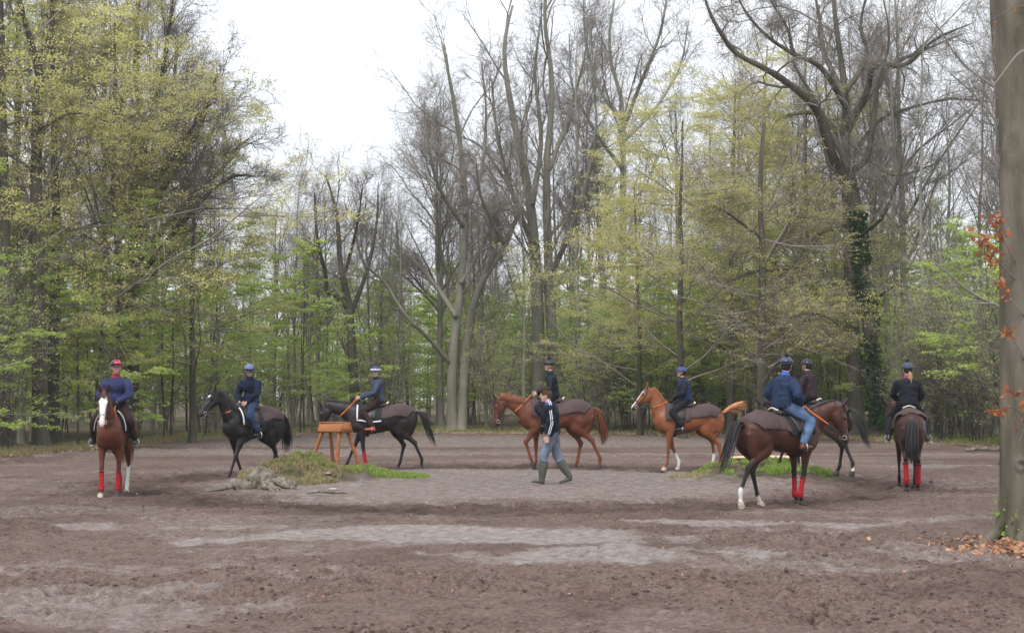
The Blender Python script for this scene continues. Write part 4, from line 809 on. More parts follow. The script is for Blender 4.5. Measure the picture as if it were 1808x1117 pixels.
    # boots
    for s, hp, kn, an, toe in legs:
        b = MB(); d = toe - an; d = d / np.linalg.norm(d); fd = np.array([d[0], d[1], 0]); fd /= np.linalg.norm(fd) + 1e-9; sole = min(an[2], toe[2]) ; heel = an - fd * .05 + [0, 0, -.075] + (d - fd) * .0
        pitch = np.array([d[0], d[1], d[2] + .38]); pitch /= np.linalg.norm(pitch)
        top = L(an, kn, boots_high if boots_high else .22); bt = boots_high or .22
        b.tube([top, L(an, top, .6), an + (kn - an) * .03, an - [0, 0, .05]], [(.098 if boots_high else .054), (.088 if boots_high else .05), .060 if boots_high else .047, (.050, .058)], 12, side=(0, 1, 0))
        b.tube([an - pitch * .055 - [0, 0, .055], an - [0, 0, .045], an + pitch * .08 - [0, 0, .055], an + pitch * .16 - [0, 0, .070], an + pitch * .205 - [0, 0, .078]], [(.034, .030), (.044, .046), (.045, .036), (.046, .026), (.026, .018)], 12, side=(0, 1, 0))
        mb_ = remesh(b.mesh('b'), .0145, 1); link('boot', mb_, shoes, root)
    # hands
    for (s, sh, el, wr) in arms:
        d = wr - el; up = (0, 0, 1) if abs(d[2]) < .8 * np.linalg.norm(d) else (1, 0, 0); link('glove' if gloves else 'hand', hand_mesh(wr, d, s, curl, up), gloves or M_SKIN, root)
    # face
    HT = lambda v: np.asarray(v) @ HR.T + hea
    for s in (1, -1): e = MB().ball((.088, s * .032, .010), (.010, .014, .007), 8, 6); e.V = [HT(v) for v in e.V]; link('eye', e.mesh('e'), M_EYE, root)
    ms = MB().tube([(.092, -.022, -.070), (.099, 0, -.070), (.092, .022, -.070)], [.003, .005, .003], 6, sub=2, side=(0, 0, 1)); ms.V = [HT(v) for v in ms.V]; link('mouth', ms.mesh('mo'), mat('lips', (.30, .10, .085), .6), root)
    HM = mat('hair', hair, .7, .3, 30, .5, 60)
    h = MB()
    if helmet:
        h.ball((-.032, 0, -.01), (.084, .084, .095), 16, 10)
    else:
        h.ball((-.018, 0, .035), (.108, .090, .112), 18, 12); gg = np.random.default_rng(4)
        for q in range(90):
            a = gg.uniform(-2.7, 2.7); p = np.array([-.01 + .1 * math.cos(a + math.pi), .088 * math.sin(a + math.pi), .07 + gg.uniform(-.07, .06)]); t0 = np.array([-.01, 0, .145]) + gg.normal(0, .02, 3); h.tube([t0, L(t0, p, .5) * [1.15, 1.15, 1.06], p * [1.1, 1.1, 1]], [(.012, .006), (.014, .006), (.004, .003)], 5, sub=2)
        for q in range(16): y = gg.uniform(-.06, .06); h.tube([(.02, y * .6, .146), (.08, y, .125), (.103, y * 1.1, .085)], [(.012, .006), (.014, .007), (.004, .003)], 5, sub=2, side=(0, 1, 0))
    h.V = [HT(v) for v in h.V]; link('hair', h.mesh('hair'), HM, root)
    if longhair:
        pb = MB(); b0 = HT((-.09, 0, -.05)); dn = np.array([-.02, 0, -1.]) @ HR.T
        for q in range(10): o = np.random.default_rng(q).normal(0, .011, 3); pb.tube([b0 + o, b0 + o * 1.6 + dn * .10 - fw * .03, b0 + o * 1.8 + dn * .19 - fw * .035, b0 + o + dn * .28 - fw * .02], [.010, .014, .011, .003], 6, sub=2)
        link('ponytail', pb.mesh('pt'), mat('long_hair', longhair, .7, .3, 20, .4, 60), root)
    if helmet:
        hb = MB(); th = np.linspace(0.03, 1.62, 10); a = np.linspace(0, 2 * np.pi, 22, endpoint=False); rg = []
        for t in th: rg.append(np.stack([-.008 + .128 * math.sin(t) * np.cos(a), .112 * math.sin(t) * np.sin(a), .018 + .124 * math.cos(t) + 0 * a], -1))
        for t in (.94, .86): q = rg[9].copy() * [t, t, 1]; rg.append(q)
        hb.rings(np.array(rg)); hb.V = [HT(v) for v in hb.V]; ho = link('helmet', hb.mesh('helmet'), helmet, root)
        if brim:
            bb = MB(); aa = np.linspace(-1.05, 1.05, 12); o1 = []; o2 = []
            for q in aa: c, s_ = math.cos(q), math.sin(q); e = .045 * math.cos(q * 1.45) ** .7 if abs(q * 1.45) < 1.57 else 0; o1.append((-.008 + (.122) * c, .108 * s_, .026)); o2.append((-.008 + .128 * c + e, (.112 + e * .35) * s_, .014))
            o1 = np.array(o1); o2 = np.array(o2); bb.rings(np.stack([o1, o2, o2 - [0, 0, .007], o1 - [0, 0, .007], o1]), closed=False); bb.V = [HT(v) for v in bb.V]; link('brim', bb.mesh('brim'), helmet2 or helmet, ho)
        if goggles:
            gb = MB(); q = np.linspace(0, 2 * np.pi, 25); gb.tube([(-.008 + .130 * math.cos(t), .114 * math.sin(t), .055) for t in q], [(.016, .006)] * 25, 6, sub=1, side=(0, 0, 1), caps=False)
            for s in (1, -1): gb.ball((.118, s * .036, .062), (.018, .032, .021), 10, 7)
            gb.V = [HT(v) for v in gb.V]; link('goggles', gb.mesh('g'), goggles if goggles is not True else M_EYE, ho)
        if pom: pb = MB().ball(HT((-.008, 0, .165)), .030, 10, 8); pm = pb.mesh('p'); V = verts(pm); c = V.mean(0); setverts(pm, c + (V - c) * (1 + .3 * np.random.default_rng(1).random(len(V)))[:, None]); link('pompom', pm, pom, ho)
        q = [(.02, .095, -.02), (.035, .078, -.08), (.05, 0, -.125), (.035, -.078, -.08), (.02, -.095, -.02)]; cb = MB().tube(q, [(.004, .008)] * 5, 6, sub=4, side=(0, 1, 0)); cb.V = [HT(v) for v in cb.V]; link('chin_strap', cb.mesh('cs'), M_BLACKPAD, ho)
    if extra: extra(root, J)
    return root
def rider_joints(lean=0., hands=(.5, .07, 1.62), turn=0, slump=0., el=(.2, .27)):
    f = lambda z: lean * (z - 1.66)
    J = dict(pelvis=(.10, 0, 1.69), waist=(.10 - slump * .3 + f(1.86), 0, 1.86), chest=(.13 + slump * .2 + f(2.04), 0, 2.035), neck=(.145 + slump * .6 + f(2.2), 0, 2.195), head=(.175 + slump + f(2.33), 0, 2.335))
    for s, n in ((1, 'L'), (-1, 'R')):
        J['sh' + n] = (.12 + slump * .3 + f(2.12), .170 * s, 2.07); J['el' + n] = (el[0] + f(1.9) * .7, el[1] * s, 1.84); J['wr' + n] = (hands[0] - .08, hands[1] * s, hands[2])
        J['hip' + n] = (.14, .11 * s, 1.645); J['kn' + n] = (.46, .30 * s, 1.40); J['an' + n] = (.21, .365 * s, 1.03); J['toe' + n] = (.40, .375 * s, .985)
    return J
# ================================================================ THE STRING OF HORSES AND RIDERS
def ground_xy(px, D): v = at(px, D); return (v.x, v.y)
def mount(h, **k):
    """a rider sits on horse h, in the horse's own axes"""
    return person(root_loc=tuple(h.location), yaw=h.rotation_euler.z, scale=h.scale[0], group='riders in the ring', **k)
NAVY = cloth('navy_wool', (.012, .018, .040)); BLUEJ = cloth('blue_jacket', (.020, .034, .075), .65); PURPLE = cloth('violet_blue_jacket', (.030, .038, .100), .6); SLATE = cloth('slate_jacket', (.045, .06, .095), .6); BLACKC = cloth('black_jacket', (.012, .014, .02), .55); DKBROWN = cloth('plum_brown_fleece', (.035, .022, .028)); VEST = cloth('navy_quilted_vest', (.014, .028, .085), .6, .5)
BRTR = cloth('dark_brown_breeches', (.035, .02, .017)); BLTR = cloth('black_breeches', (.016, .017, .022)); JEAN = cloth('blue_jeans', (.095, .155, .26), .85, .5); DJEAN = cloth('dark_jeans', (.03, .05, .10), .85, .5); GJEAN = cloth('grey_blue_jeans', (.155, .185, .235), .85, .5)
BLBOOT = mat('black_boot_leather', (.02, .02, .024), .35, .2, 8, spec=.5); TANB = mat('tan_boot_leather', (.42, .10, .04), .5, .2, 8); BRB = mat('brown_boot_leather', (.14, .05, .03), .45, .3, 8); WELLY = mat('olive_rubber', (.085, .09, .065), .5, .2, 6, .2, 20)
H_NAVY = mat('navy_helmet', (.04, .06, .145), .5, .1, 8); H_GREY = mat('grey_blue_helmet', (.12, .16, .29), .5, .1, 8); H_BLACK = mat('black_helmet', (.02, .022, .028), .3, .1, 8); H_BLUE = mat('blue_black_helmet', (.03, .05, .12), .22, .5, 4, spec=.6); REDB = mat('red_scarf', (.35, .02, .03), .8, .2, 8); BLUESC = mat('bright_blue_scarf', (.04, .09, .36), .7, .2, 8); PINKSC = mat('maroon_check_scarf', (.28, .05, .12), .8, .6, 60); GLOVE = mat('black_gloves', (.02, .02, .022), .7, .2, 8); POM = mat('black_pompom', (.015, .016, .025), .95, .3, 40)
def redblack():
    m = mat('red_and_black_helmet', (.5, .05, .07), .35); n, l = m.node_tree.nodes, m.node_tree.links; c = n.new('ShaderNodeTexChecker'); c.inputs['Scale'].default_value = 9; c.inputs[1].default_value = (.55, .06, .09, 1); c.inputs[2].default_value = (.03, .03, .04, 1)
    t = n.new('ShaderNodeTexCoord'); l.new(t.outputs['Object'], c.inputs[0]); l.new(c.outputs[0], n['Principled BSDF'].inputs['Base Color']); return m
CHEST = (.130, .040, .021); BRIGHT = (.235, .080, .031); BLK = (.014, .011, .012); BAYC = (.072, .025, .015); BLKPT = (.018, .014, .015)
def whip(a, b):
    def f(root, J): link('whip', MB().tube([a, b], [.008, .004], 6, sub=1).mesh('whip'), M_BLACKPAD, root)
    return f
# 1. chestnut coming towards the camera
xy = ground_xy(207, 27.9)
h1 = horse('horse', 'chestnut horse with a broad white blaze walking towards the camera on the far left', xy, R(273), 1.0, ('mid', ('fwd', 'mid', .6), ('mid', 'fwd', .6), 'back'), poll=(1.14, 1.86), hd=(.38, -.92), nyaw=.02, coat=CHEST, points=(.11, .032, .018), socks=(0, 0, .52, 0), blaze=1., wraps=(1, 1, 0, 0), mane=(.10, .03, .015), sheet=(-.35, .42), pad='front_trim', hoofs=(0, 1, 1, 0), pull=(.48, .14), seed=1, dark=.2, sheetlow=1.25)
mount(h1, label='rider in violet-blue jacket and red and black helmet, riding towards the camera', J=rider_joints(.02, (.50, .06, 1.70)), jacket=PURPLE, trousers=BRTR, shoes=BLBOOT, helmet=redblack(), helmet2=H_BLACK, twist=.15, gloves=GLOVE, scarf=REDB, goggles=True, puff=.024, wide=1.12, extra=whip((.38, -.08, 1.68), (.05, -.75, 1.52)))
# 2. black horse, three quarter view
xy = ground_xy(449, 32.5)
h2 = horse('horse', 'black horse with a white star, head high, behind the grassy mound', xy, R(236), 1.0, (('fwd', 'mid', .0), 'back', ('mid', 'fwd', .5), 'back'), poll=(1.12, 1.88), hd=(.62, -.78), nyaw=-.12, coat=BLK, points=BLKPT, blaze=.1, mane=BLKPT, pad='front_trim', pull=(.5, .10), seed=2, sheetlow=1.45)
mount(h2, label='rider in navy sweater and pale blue helmet looking down, on the black horse', J=rider_joints(.03, (.42, .10, 1.66), slump=.05), jacket=NAVY, trousers=DJEAN, shoes=BLBOOT, helmet=H_GREY, helmet2=H_BLACK, headyaw=.30, twist=.45, headpitch=.35, goggles=True)
# 3. dark horse with lowered head behind the trestle
xy = ground_xy(676, 37.2)
h3 = horse('horse', 'black-brown horse with lowered head behind the wooden trestle, one red leg wrap', xy, R(182), 1.02, (('mid', 'back', .35), 'fwd', 'back', ('mid', 'fwd', .7)), poll=(1.42, 1.52), hd=(.10, -1), coat=(.020, .014, .014), points=BLKPT, wraps=(1, 0, 0, 0), mane=BLKPT, pad='white_trim', tail='swing', pull=(.62, .20), seed=3)
mount(h3, label='rider in slate jacket and blue helmet looking at the camera, brown breeches, tan shoes', J=rider_joints(.02, (.62, .07, 1.73)), jacket=SLATE, trousers=BRTR, shoes=TANB, helmet=H_NAVY, headyaw=.95, twist=.4, headpitch=.05, scarf=BLACKC, goggles=M_WHITE)
# 4. chestnut behind the walking man
xy = ground_xy(985, 37.8)
h4 = horse('horse', 'dark chestnut horse in side view, partly hidden by the walking man', xy, R(180), 1.10, ('lift', 'mid', 'back', ('mid', 'fwd', .6)), poll=(1.36, 1.60), hd=(.06, -1), coat=CHEST, mane=(.16, .05, .02), tail='down', pull=(.60, .18), pad='sheet', seed=4, points=(.17, .05, .024))
mount(h4, label='rider in black with black helmet and whip, behind the walking man', J=rider_joints(.03, (.55, .07, 1.72)), jacket=BLACKC, trousers=BLTR, shoes=BLBOOT, helmet=H_BLACK, headyaw=.15, scarf=BLACKC, pom=POM, goggles=True, hair=(.25, .14, .06), extra=whip((.2, .25, 1.72), (-.20, .30, 2.12)))
# 5. bright chestnut with raised tail
xy = ground_xy(1217, 37.6)
h5 = horse('horse', 'bright chestnut horse with raised tail and white socks', xy, R(183), 1.03, (('mid', 'fwd', .2), 'back', ('mid', 'back', .4), 'lift'), poll=(.98, 1.93), hd=(.66, -.72), coat=BRIGHT, socks=(0, .42, .0, .42), blaze=.35, mane=(.42, .18, .075), tail='up', pull=(.52, .14), pad='sheet', seed=5, points=None, hoofs=(1, 1, 0, 0))
mount(h5, label='rider with long hair in navy vest on the bright chestnut horse', J=rider_joints(.02, (.50, .07, 1.68)), jacket=BLACKC, vest=VEST, trousers=BLTR, shoes=BLBOOT, helmet=H_NAVY, gloves=GLOVE, longhair=(.12, .05, .03), pom=POM, wide=.92)
# 8. half hidden horse beyond the bay
xy = ground_xy(1439, 32.2)
h8 = horse('horse', 'dark horse almost hidden behind the bay horse, its tail and hind legs showing', xy, R(140), .98, ('fwd', 'mid', 'back', ('mid', 'fwd', .35)), poll=(1.30, 1.50), hd=(.2, -1), coat=(.045, .026, .018), points=BLKPT, socks=(0, 0, .17, 0), mane=BLKPT, tail='swing', pull=(.52, .16), pad='black', seed=8)
mount(h8, label='rider in plum-brown fleece and black helmet, beyond the rider in jeans', J=rider_joints(.03, (.50, .07, 1.70)), jacket=DKBROWN, trousers=BLTR, shoes=BLBOOT, helmet=H_BLACK, headyaw=.1, brim=True, hair=(.02, .015, .012))
# 6. bay horse in front, walking away to the right
xy = ground_xy(1373, 25.4)
h6 = horse('horse', 'bay horse with red fore wraps and white hind socks walking off to the right', xy, R(33), 1.0, ('mid', ('mid', 'back', .5), ('mid', 'fwd', .9), 'back'), poll=(1.22, 1.64), hd=(.20, -1), nyaw=-.5, coat=BAYC, points=BLKPT, socks=(0, 0, .16, .36), wraps=(1, 1, 0, 0), mane=BLKPT, tail='swing', pull=(.54, .16), pad='black', seed=6, hoofs=(0, 0, 1, 1))
mount(h6, label='rider in blue jacket and bright blue jeans seen from behind, on the bay horse', J=rider_joints(.06, (.50, .09, 1.66), el=(.10, .36)), jacket=BLUEJ, trousers=JEAN, shoes=BRB, helmet=H_BLUE, headyaw=.45, scarf=BLUESC, pom=POM, puff=.032, legpuff=.02, wide=1.15, hair=(.02, .015, .012), goggles=True, extra=whip((.35, .0, 1.70), (-.15, .38, 1.98)))
# 7. dark bay seen from behind
xy = ground_xy(1604, 29.6)
h7 = horse('horse', 'dark bay horse seen from straight behind with red hind wraps, on the right', xy, R(80), 1.0, ('fwd', 'mid', ('mid', 'back', .35), ('mid', 'fwd', .3)), poll=(1.25, 1.62), hd=(.25, -1), nyaw=.40, coat=(.05, .019, .013), points=BLKPT, wraps=(0, 0, 1, 1), mane=BLKPT, pull=(.50, .10), pad='sheet', seed=7, tailside=.05, sheetlow=1.25, sheet=(-.66, .42))
mount(h7, label='rider in black jacket with blond hair and bobble hat helmet, seen from behind', J=rider_joints(.0, (.46, .08, 1.62)), jacket=BLACKC, trousers=BLTR, shoes=BLBOOT, helmet=mat('slate_knit_cover', (.07, .08, .12), .9, .3, 30, .5, 60), scarf=PINKSC, longhair=(.36, .22, .11), headyaw=.35, pom=POM, brim=True)
# ------------------------------------------------ the walking man
xy = ground_xy(975, 30.7); S = 1.06
J = dict(pelvis=(0, 0, 1.0), waist=(.01, 0, 1.16), chest=(.03, 0, 1.36), neck=(.075, 0, 1.535), head=(.125, 0, 1.675),
         shL=(.045, .205, 1.455), elL=(.015, .265, 1.165), wrL=(.085, .255, .915), shR=(.045, -.205, 1.455), elR=(-.05, -.26, 1.17), wrR=(-.01, -.25, .93),
         hipL=(.01, .095, .965), knL=(.16, .105, .54), anL=(.20, .105, .11), toeL=(.42, .11, .07), hipR=(-.01, -.095, .965), knR=(-.09, -.10, .53), anR=(-.33, -.10, .15), toeR=(-.13, -.11, .02))
man = person(label='man in black jacket with white sleeve stripes, jeans and rubber boots, walking on foot', root_loc=(*xy, float(gheight(*xy)) - .01), yaw=R(180), scale=S, J=J, jacket=cloth('black_track_jacket', (.011, .013, .022), .7), trousers=GJEAN, shoes=WELLY, hair=(.085, .045, .025), boots_high=.72, stripes=True, scarf=BLUESC, headpitch=.12, headyaw=.05, puff=.042, legpuff=.028, wide=1.28, curl=.7)
# ================================================================ TRESTLE, STUMPS, ISLANDS, LITTER
def pine():
    return mat('orange_stained_wood', (.36, .155, .065), .75, .35, 2.5, .3, 20, stretch=(1, 1, 6), spec=.12, col2=(.25, .09, .032))
PINE = pine()
def beam(a, b, w, t, mat_, nm, par, up=(0, 0, 1)):
    a, b = Vector(a), Vector(b); d = (b - a).normalized(); u = Vector(up); s = d.cross(u).normalized(); u = s.cross(d); V = []
    for p in (a, b):
        for q, r in ((-1, -1), (1, -1), (1, 1), (-1, 1)): V.append(p + s * (w / 2 * q) + u * (t / 2 * r))
    mb = MB().add([tuple(v) for v in V], [(0, 1, 2, 3), (7, 6, 5, 4), (0, 4, 5, 1), (1, 5, 6, 2), (2, 6, 7, 3), (3, 7, 4, 0)]); me = mb.mesh(nm, False); o = link(nm, me, mat_, par)
    bv = o.modifiers.new('b', 'BEVEL'); bv.width = .006; bv.segments = 2; return o
def trestle():
    b = at(592, 34.4); z = float(gheight(b.x, b.y)); r = link('wooden_trestle', None, None, label='orange-brown wooden trestle stand beside the grassy mound', cat='trestle'); r.location = (b.x, b.y, z); r.rotation_euler = (0, 0, R(-38)); r.scale = (1.1, 1.1, 1.05)
    L, H = .29, 1.04
    for x in (-L, L):
        for s in (-1, 1): beam((x * .80, s * .10, H - .04), (x * 1.45, s * .40, -.06), .070, .045, PINE, 'leg', r, up=(1, 0, 0))
    beam((L * 1.3, -.33, .20), (L * 1.3, .33, .20), .03, .06, PINE, 'stretcher', r)
    beam((-L * 1.3, -.36, .14), (L * 1.3, -.36, .14), .03, .06, PINE, 'stretcher', r)
    for s in (-1, 1): beam((-L * 1.15, s * .135, H - .03), (L * 1.15, s * .135, H - .02), .03, .18, PINE, 'side_board', r, up=(0, -s * .42, 1))
    for x in (-L * 1.17, L * 1.17):
        V = [(x - .015, -.17, H - .13), (x - .015, .17, H - .13), (x - .015, .09, H + .08), (x - .015, -.09, H + .08)]; V += [(v[0] + .03, v[1], v[2]) for v in V]
        link('end_board', MB().add(V, [(0, 1, 2, 3), (7, 6, 5, 4), (0, 4, 5, 1), (1, 5, 6, 2), (2, 6, 7, 3), (3, 7, 4, 0)]).mesh('eb', False), PINE, r)
    beam((-L * 1.22, 0, H + .085), (L * 1.22, 0, H + .085), .20, .03, PINE, 'top_board', r)
trestle()
STUMP = mat('weathered_stump_wood', (.27, .23, .19), .95, .35, 11, 1., 18, col2=(.055, .045, .028)); SAWN = mat('sawn_timber', (.62, .44, .28), .85, .2, 8, .3, 20)
GRASS = leafmat('grass_blades', (.19, .33, .05), (.34, .42, .12), .4, .05); DRY = leafmat('dry_grass', (.42, .36, .20), (.30, .24, .13), .3, .05); LITTER = leafmat('dead_beech_leaves', (.38, .24, .15), (.50, .40, .30), .2, .05); LITTER2 = leafmat('russet_fallen_leaves', (.42, .20, .11), (.55, .36, .25), .2, .05)
def lump(nm, x, y, z, r, seed, m, par, tall=1., flat_top=False):
    mb = MB().ball((0, 0, 0), (r[0], r[1], r[2]), 40, 26); me = mb.mesh(nm); V = verts(me); a = np.arctan2(V[:, 1], V[:, 0])
    n = fbm(np.cos(a) * 1.6 + seed, np.sin(a) * 1.6 + V[:, 2] * 2, 1.6, 4) * .8 + .25 * np.abs(np.sin(a * 5 + seed)) * (V[:, 2] < r[2] * .5); V[:, :2] *= (1 + n * .7)[:, None]; V[:, 2] = V[:, 2] * (1 + .25 * fbm(V[:, 0], V[:, 1], 5, 2))
    if flat_top: V[:, 2] = np.minimum(V[:, 2], r[2] * .45)
    V *= (1 + .10 * fbm(V[:, 0] * 9 + V[:, 2] * 7, V[:, 1] * 9 - V[:, 2] * 5, 1.5, 3))[:, None]; setverts(me, V); o = link(nm, me, m, par); o.location = (x, y, z); return o
def blades(name, pts, h, m, parent, seed, w=.012, label=None, cat=None, kindst='stuff', lean=.5):
    g = np.random.default_rng(seed); n = len(pts); a = g.uniform(0, 6.28, n); L = h * g.uniform(.5, 1.3, n); d = np.stack([np.cos(a), np.sin(a), 0 * a], -1); s = np.stack([-np.sin(a), np.cos(a), 0 * a], -1) * w; ln = (lean * g.random(n) * L)[:, None]; up = np.array([0, 0, 1.])
    V = np.stack([pts - s, pts + s, pts + d * ln * .35 + up * (L * .6)[:, None] + s * .7, pts + d * ln * .35 + up * (L * .6)[:, None] - s * .7, pts + d * ln + up * (L * .95)[:, None]], 1).reshape(-1, 3); i = (np.arange(n) * 5)[:, None]
    return link(name, mesh_arr(name, V, [i + np.array([0, 1, 2, 3]), i + np.array([3, 2, 4])]), m, parent, label, cat, None, kindst)
def on_ground(x, y, dz=0.): return np.stack([x, y, gheight(x, y) + dz], -1)
g = np.random.default_rng(31)
sx, sy = gpix(462, 862)
st = link('rotten_stump', None, None, label='grey rotten tree stump at the left end of the grassy mound', cat='stump'); st.location = (sx, sy, 0)
lump('stump_wood', 0, .1, .13, (.26, .26, .30), 2., STUMP, st); lump('root_flare', -.33, -.05, .03, (.2, .18, .16), 5., STUMP, st); lump('root_flare', .40, .05, .05, (.24, .22, .18), 9., STUMP, st)
for k in range(7):
    a = g.uniform(-2.9, -.2); p0 = np.array([.25 * math.cos(a), .25 * math.sin(a), .16]); d = np.array([math.cos(a), math.sin(a), 0]); link('root', MB().tube([p0, p0 + d * .25 - [0, 0, .09], p0 + d * .5 + [g.normal(0, .08), 0, -.14], p0 + d * .8 + [0, 0, -.19]], [.06, .05, .03, .012], 8).mesh('r'), STUMP, st)
def island(cx, cy, rx, ry, n, h, m, name, label, seed, thr=-.05, f=1.8):
    g = np.random.default_rng(seed); a = g.uniform(0, 6.28, n); r = np.sqrt(g.random(n)); x = cx + rx * r * np.cos(a); y = cy + ry * r * np.sin(a); k = fbm(x, y, f, 3) + .3 * (1 - r) - .12 > thr; return blades(name, on_ground(x[k], y[k], -.01), h, m, None, seed, label=label, cat='grass')
(m1, m2, m3) = MOUNDS
island(m1[0] + .3, m1[1] - .1, 1.2, 1.0, 11000, .11, GRASS, 'grass', 'green grass growing on the stump mound', 1, .06)
island(m1[0] + .1, m1[1] - .15, 1.2, 1.3, 20000, .11, DRY, 'dry_grass', 'matted dry grass on the stump mound', 2, -.22)
island(m2[0] + .1, m2[1] + .1, 1.55, 1.2, 15000, .075, GRASS, 'grass', 'short green grass round the feet of the trestle', 3, -.08)
island(m2[0], m2[1], 1.4, 1.1, 4000, .08, DRY, 'dry_grass', 'straw-coloured dry grass by the trestle', 4, .0)
island(m3[0], m3[1], 1.5, 1.5, 20000, .085, GRASS, 'grass', 'green grass on the island behind the bay horse', 5, -.08)
island(m3[0] - .5, m3[1], 1.7, 1.3, 4000, .08, DRY, 'dry_grass', 'dry grass at the rim of the right-hand island', 6, .02)
# sawn log lying on the right island, stones by the mound
lx, ly = gpix(1375, 838); lg = link('felled_log', None, None, label='pale sawn log slab lying on the right-hand grassy island', cat='log'); lg.location = (lx, ly + 1.4, .22); lg.rotation_euler = (0, 0, R(-12))
link('sawn_face', MB().tube([(-.85, 0, .10), (-.3, 0, .12), (.4, 0, .12), (.75, .02, .10)], [(.22, .035), (.27, .045), (.26, .045), (.18, .03)], 12).mesh('sf'), SAWN, lg); lump('log_bark', .05, .02, -.02, (.75, .30, .16), 3., STUMP, lg); lump('log_bark', .75, -.1, -.08, (.28, .25, .17), 7., STUMP, lg)
STONE = mat('pale_stone', (.36, .30, .26), .9, .25, 9, .4, 20)
for i, (px, py, s, lab) in enumerate([(578, 855, .06, 'largest pale stone lying in the grass right of the mound'), (560, 868, .06, 'small pale stone in front of the mound'), (588, 866, .08, 'flat pale slab of stone at the foot of the grass'), (604, 846, .08, 'pale stone in the bare patch behind the slab'), (1418, 836, .13, 'brownish stone at the right rim of the right island')]):
    x, y = gpix(px, py); o = lump('stone', x, y, float(gheight(x, y)) + s * .2, (s, s * .7, s * .45), i * 3., STONE, None); tag(o, lab, 'stone')
x, y = gpix(540, 874); tag(link('fallen_branch', MB().tube([(0, 0, .03), (.25, .02, .07), (.5, -.03, .05), (.75, .04, .04)], [.012, .028, .022, .008], 8).mesh('b'), STUMP, loc=(x, y, 0)), 'grey stick lying on the sand in front of the mound', 'branch')
# ------------------------------------------------ leaf litter, edge grass
def litter(n, fx, label, m, size, seed, name='fallen_leaves'):
    g = np.random.default_rng(seed); x, y = fx(g, n); C = on_ground(x, y, .015); V, F = leaf_quads(C, size, g, .8, .7); link(name, mesh_arr(name, V, [F]), m, None, label, 'leaves', None, 'stuff')
def edge_pts(g, n, lo=-1.5, hi=5., px=(-80, 1900), keep=0.):
    p = g.uniform(*px, n * 2); d = np.interp((p - 904) / FPX, _ea, _ed) + lo + (hi - lo) * g.random(n * 2) ** 1.3; x = (p - 904) / FPX * d; k = (fbm(x, d, .5, 3) > keep) | (g.random(n * 2) < .3); return x[k][:n], d[k][:n]
litter(36000, lambda g, n: edge_pts(g, n, -1.8, 4.5), 'tan dead leaves drifted along the edge of the wood', LITTER, .085, 1)
tx_, ty_ = at(1800, 18.5).x, 18.5
litter(4200, lambda g, n: (tx_ + .45 + g.normal(0, .62, n), ty_ - .55 + g.normal(0, .55, n)), 'russet fallen leaves heaped round the foot of the great trunk', LITTER2, .075, 2)
litter(350, lambda g, n: (g.uniform(-7, 7, n), g.uniform(13, 30, n)), 'stray leaves and bark chips scattered over the sand', LITTER2, .035, 3, 'stray_leaves')
g = np.random.default_rng(8); x, y = edge_pts(g, 7000, -.6, 4, (-80, 1900), .02); blades('edge_grass', on_ground(x, y), .16, GRASS, None, 9, .012, 'thin green grass along the edge of the wood', 'grass')
x, y = edge_pts(g, 7000, -1.6, 2, (-60, 330), -.1); blades('dry_edge_grass', on_ground(x, y), .18, DRY, None, 10, .012, 'pale dry grass on the left verge', 'grass')
# clods thrown up by hooves
def clods():
    g = np.random.default_rng(12); n = 8000; y = 11 + 25 * g.random(n) ** 1.6; x = g.uniform(-.38, .38, n) * y; k = (churn(x, y) + g.random(n) * .5 > .85) & (pale(x, y) < .3) & (mound_h(x, y) < .05); x, y = x[k], y[k]; n = len(x); s = g.gamma(2., .0045, n) + .004
    base = np.array([(1, 0, 0), (-1, 0, 0), (0, 1, 0), (0, -1, 0), (0, 0, .8), (0, 0, -.6)]); F = np.array([(0, 2, 4), (2, 1, 4), (1, 3, 4), (3, 0, 4), (2, 0, 5), (1, 2, 5), (3, 1, 5), (0, 3, 5)])
    V = base[None] * s[:, None, None] * g.uniform(.6, 1.4, (n, 6, 1)); a = g.uniform(0, 6.28, n); c, s_ = np.cos(a)[:, None], np.sin(a)[:, None]; V = np.stack([V[..., 0] * c - V[..., 1] * s_, V[..., 0] * s_ + V[..., 1] * c, V[..., 2]], -1) + on_ground(x, y, .004)[:, None]
    link('clods', mesh_arr('clods', V.reshape(-1, 3), [(np.arange(n)[:, None, None] * 6 + F[None]).reshape(-1, 3)]), mat('dark_clods', (.10, .068, .056), .95, .3, 5), None, 'crumbly clods of churned soil on the sand', 'soil', None, 'stuff')
clods()
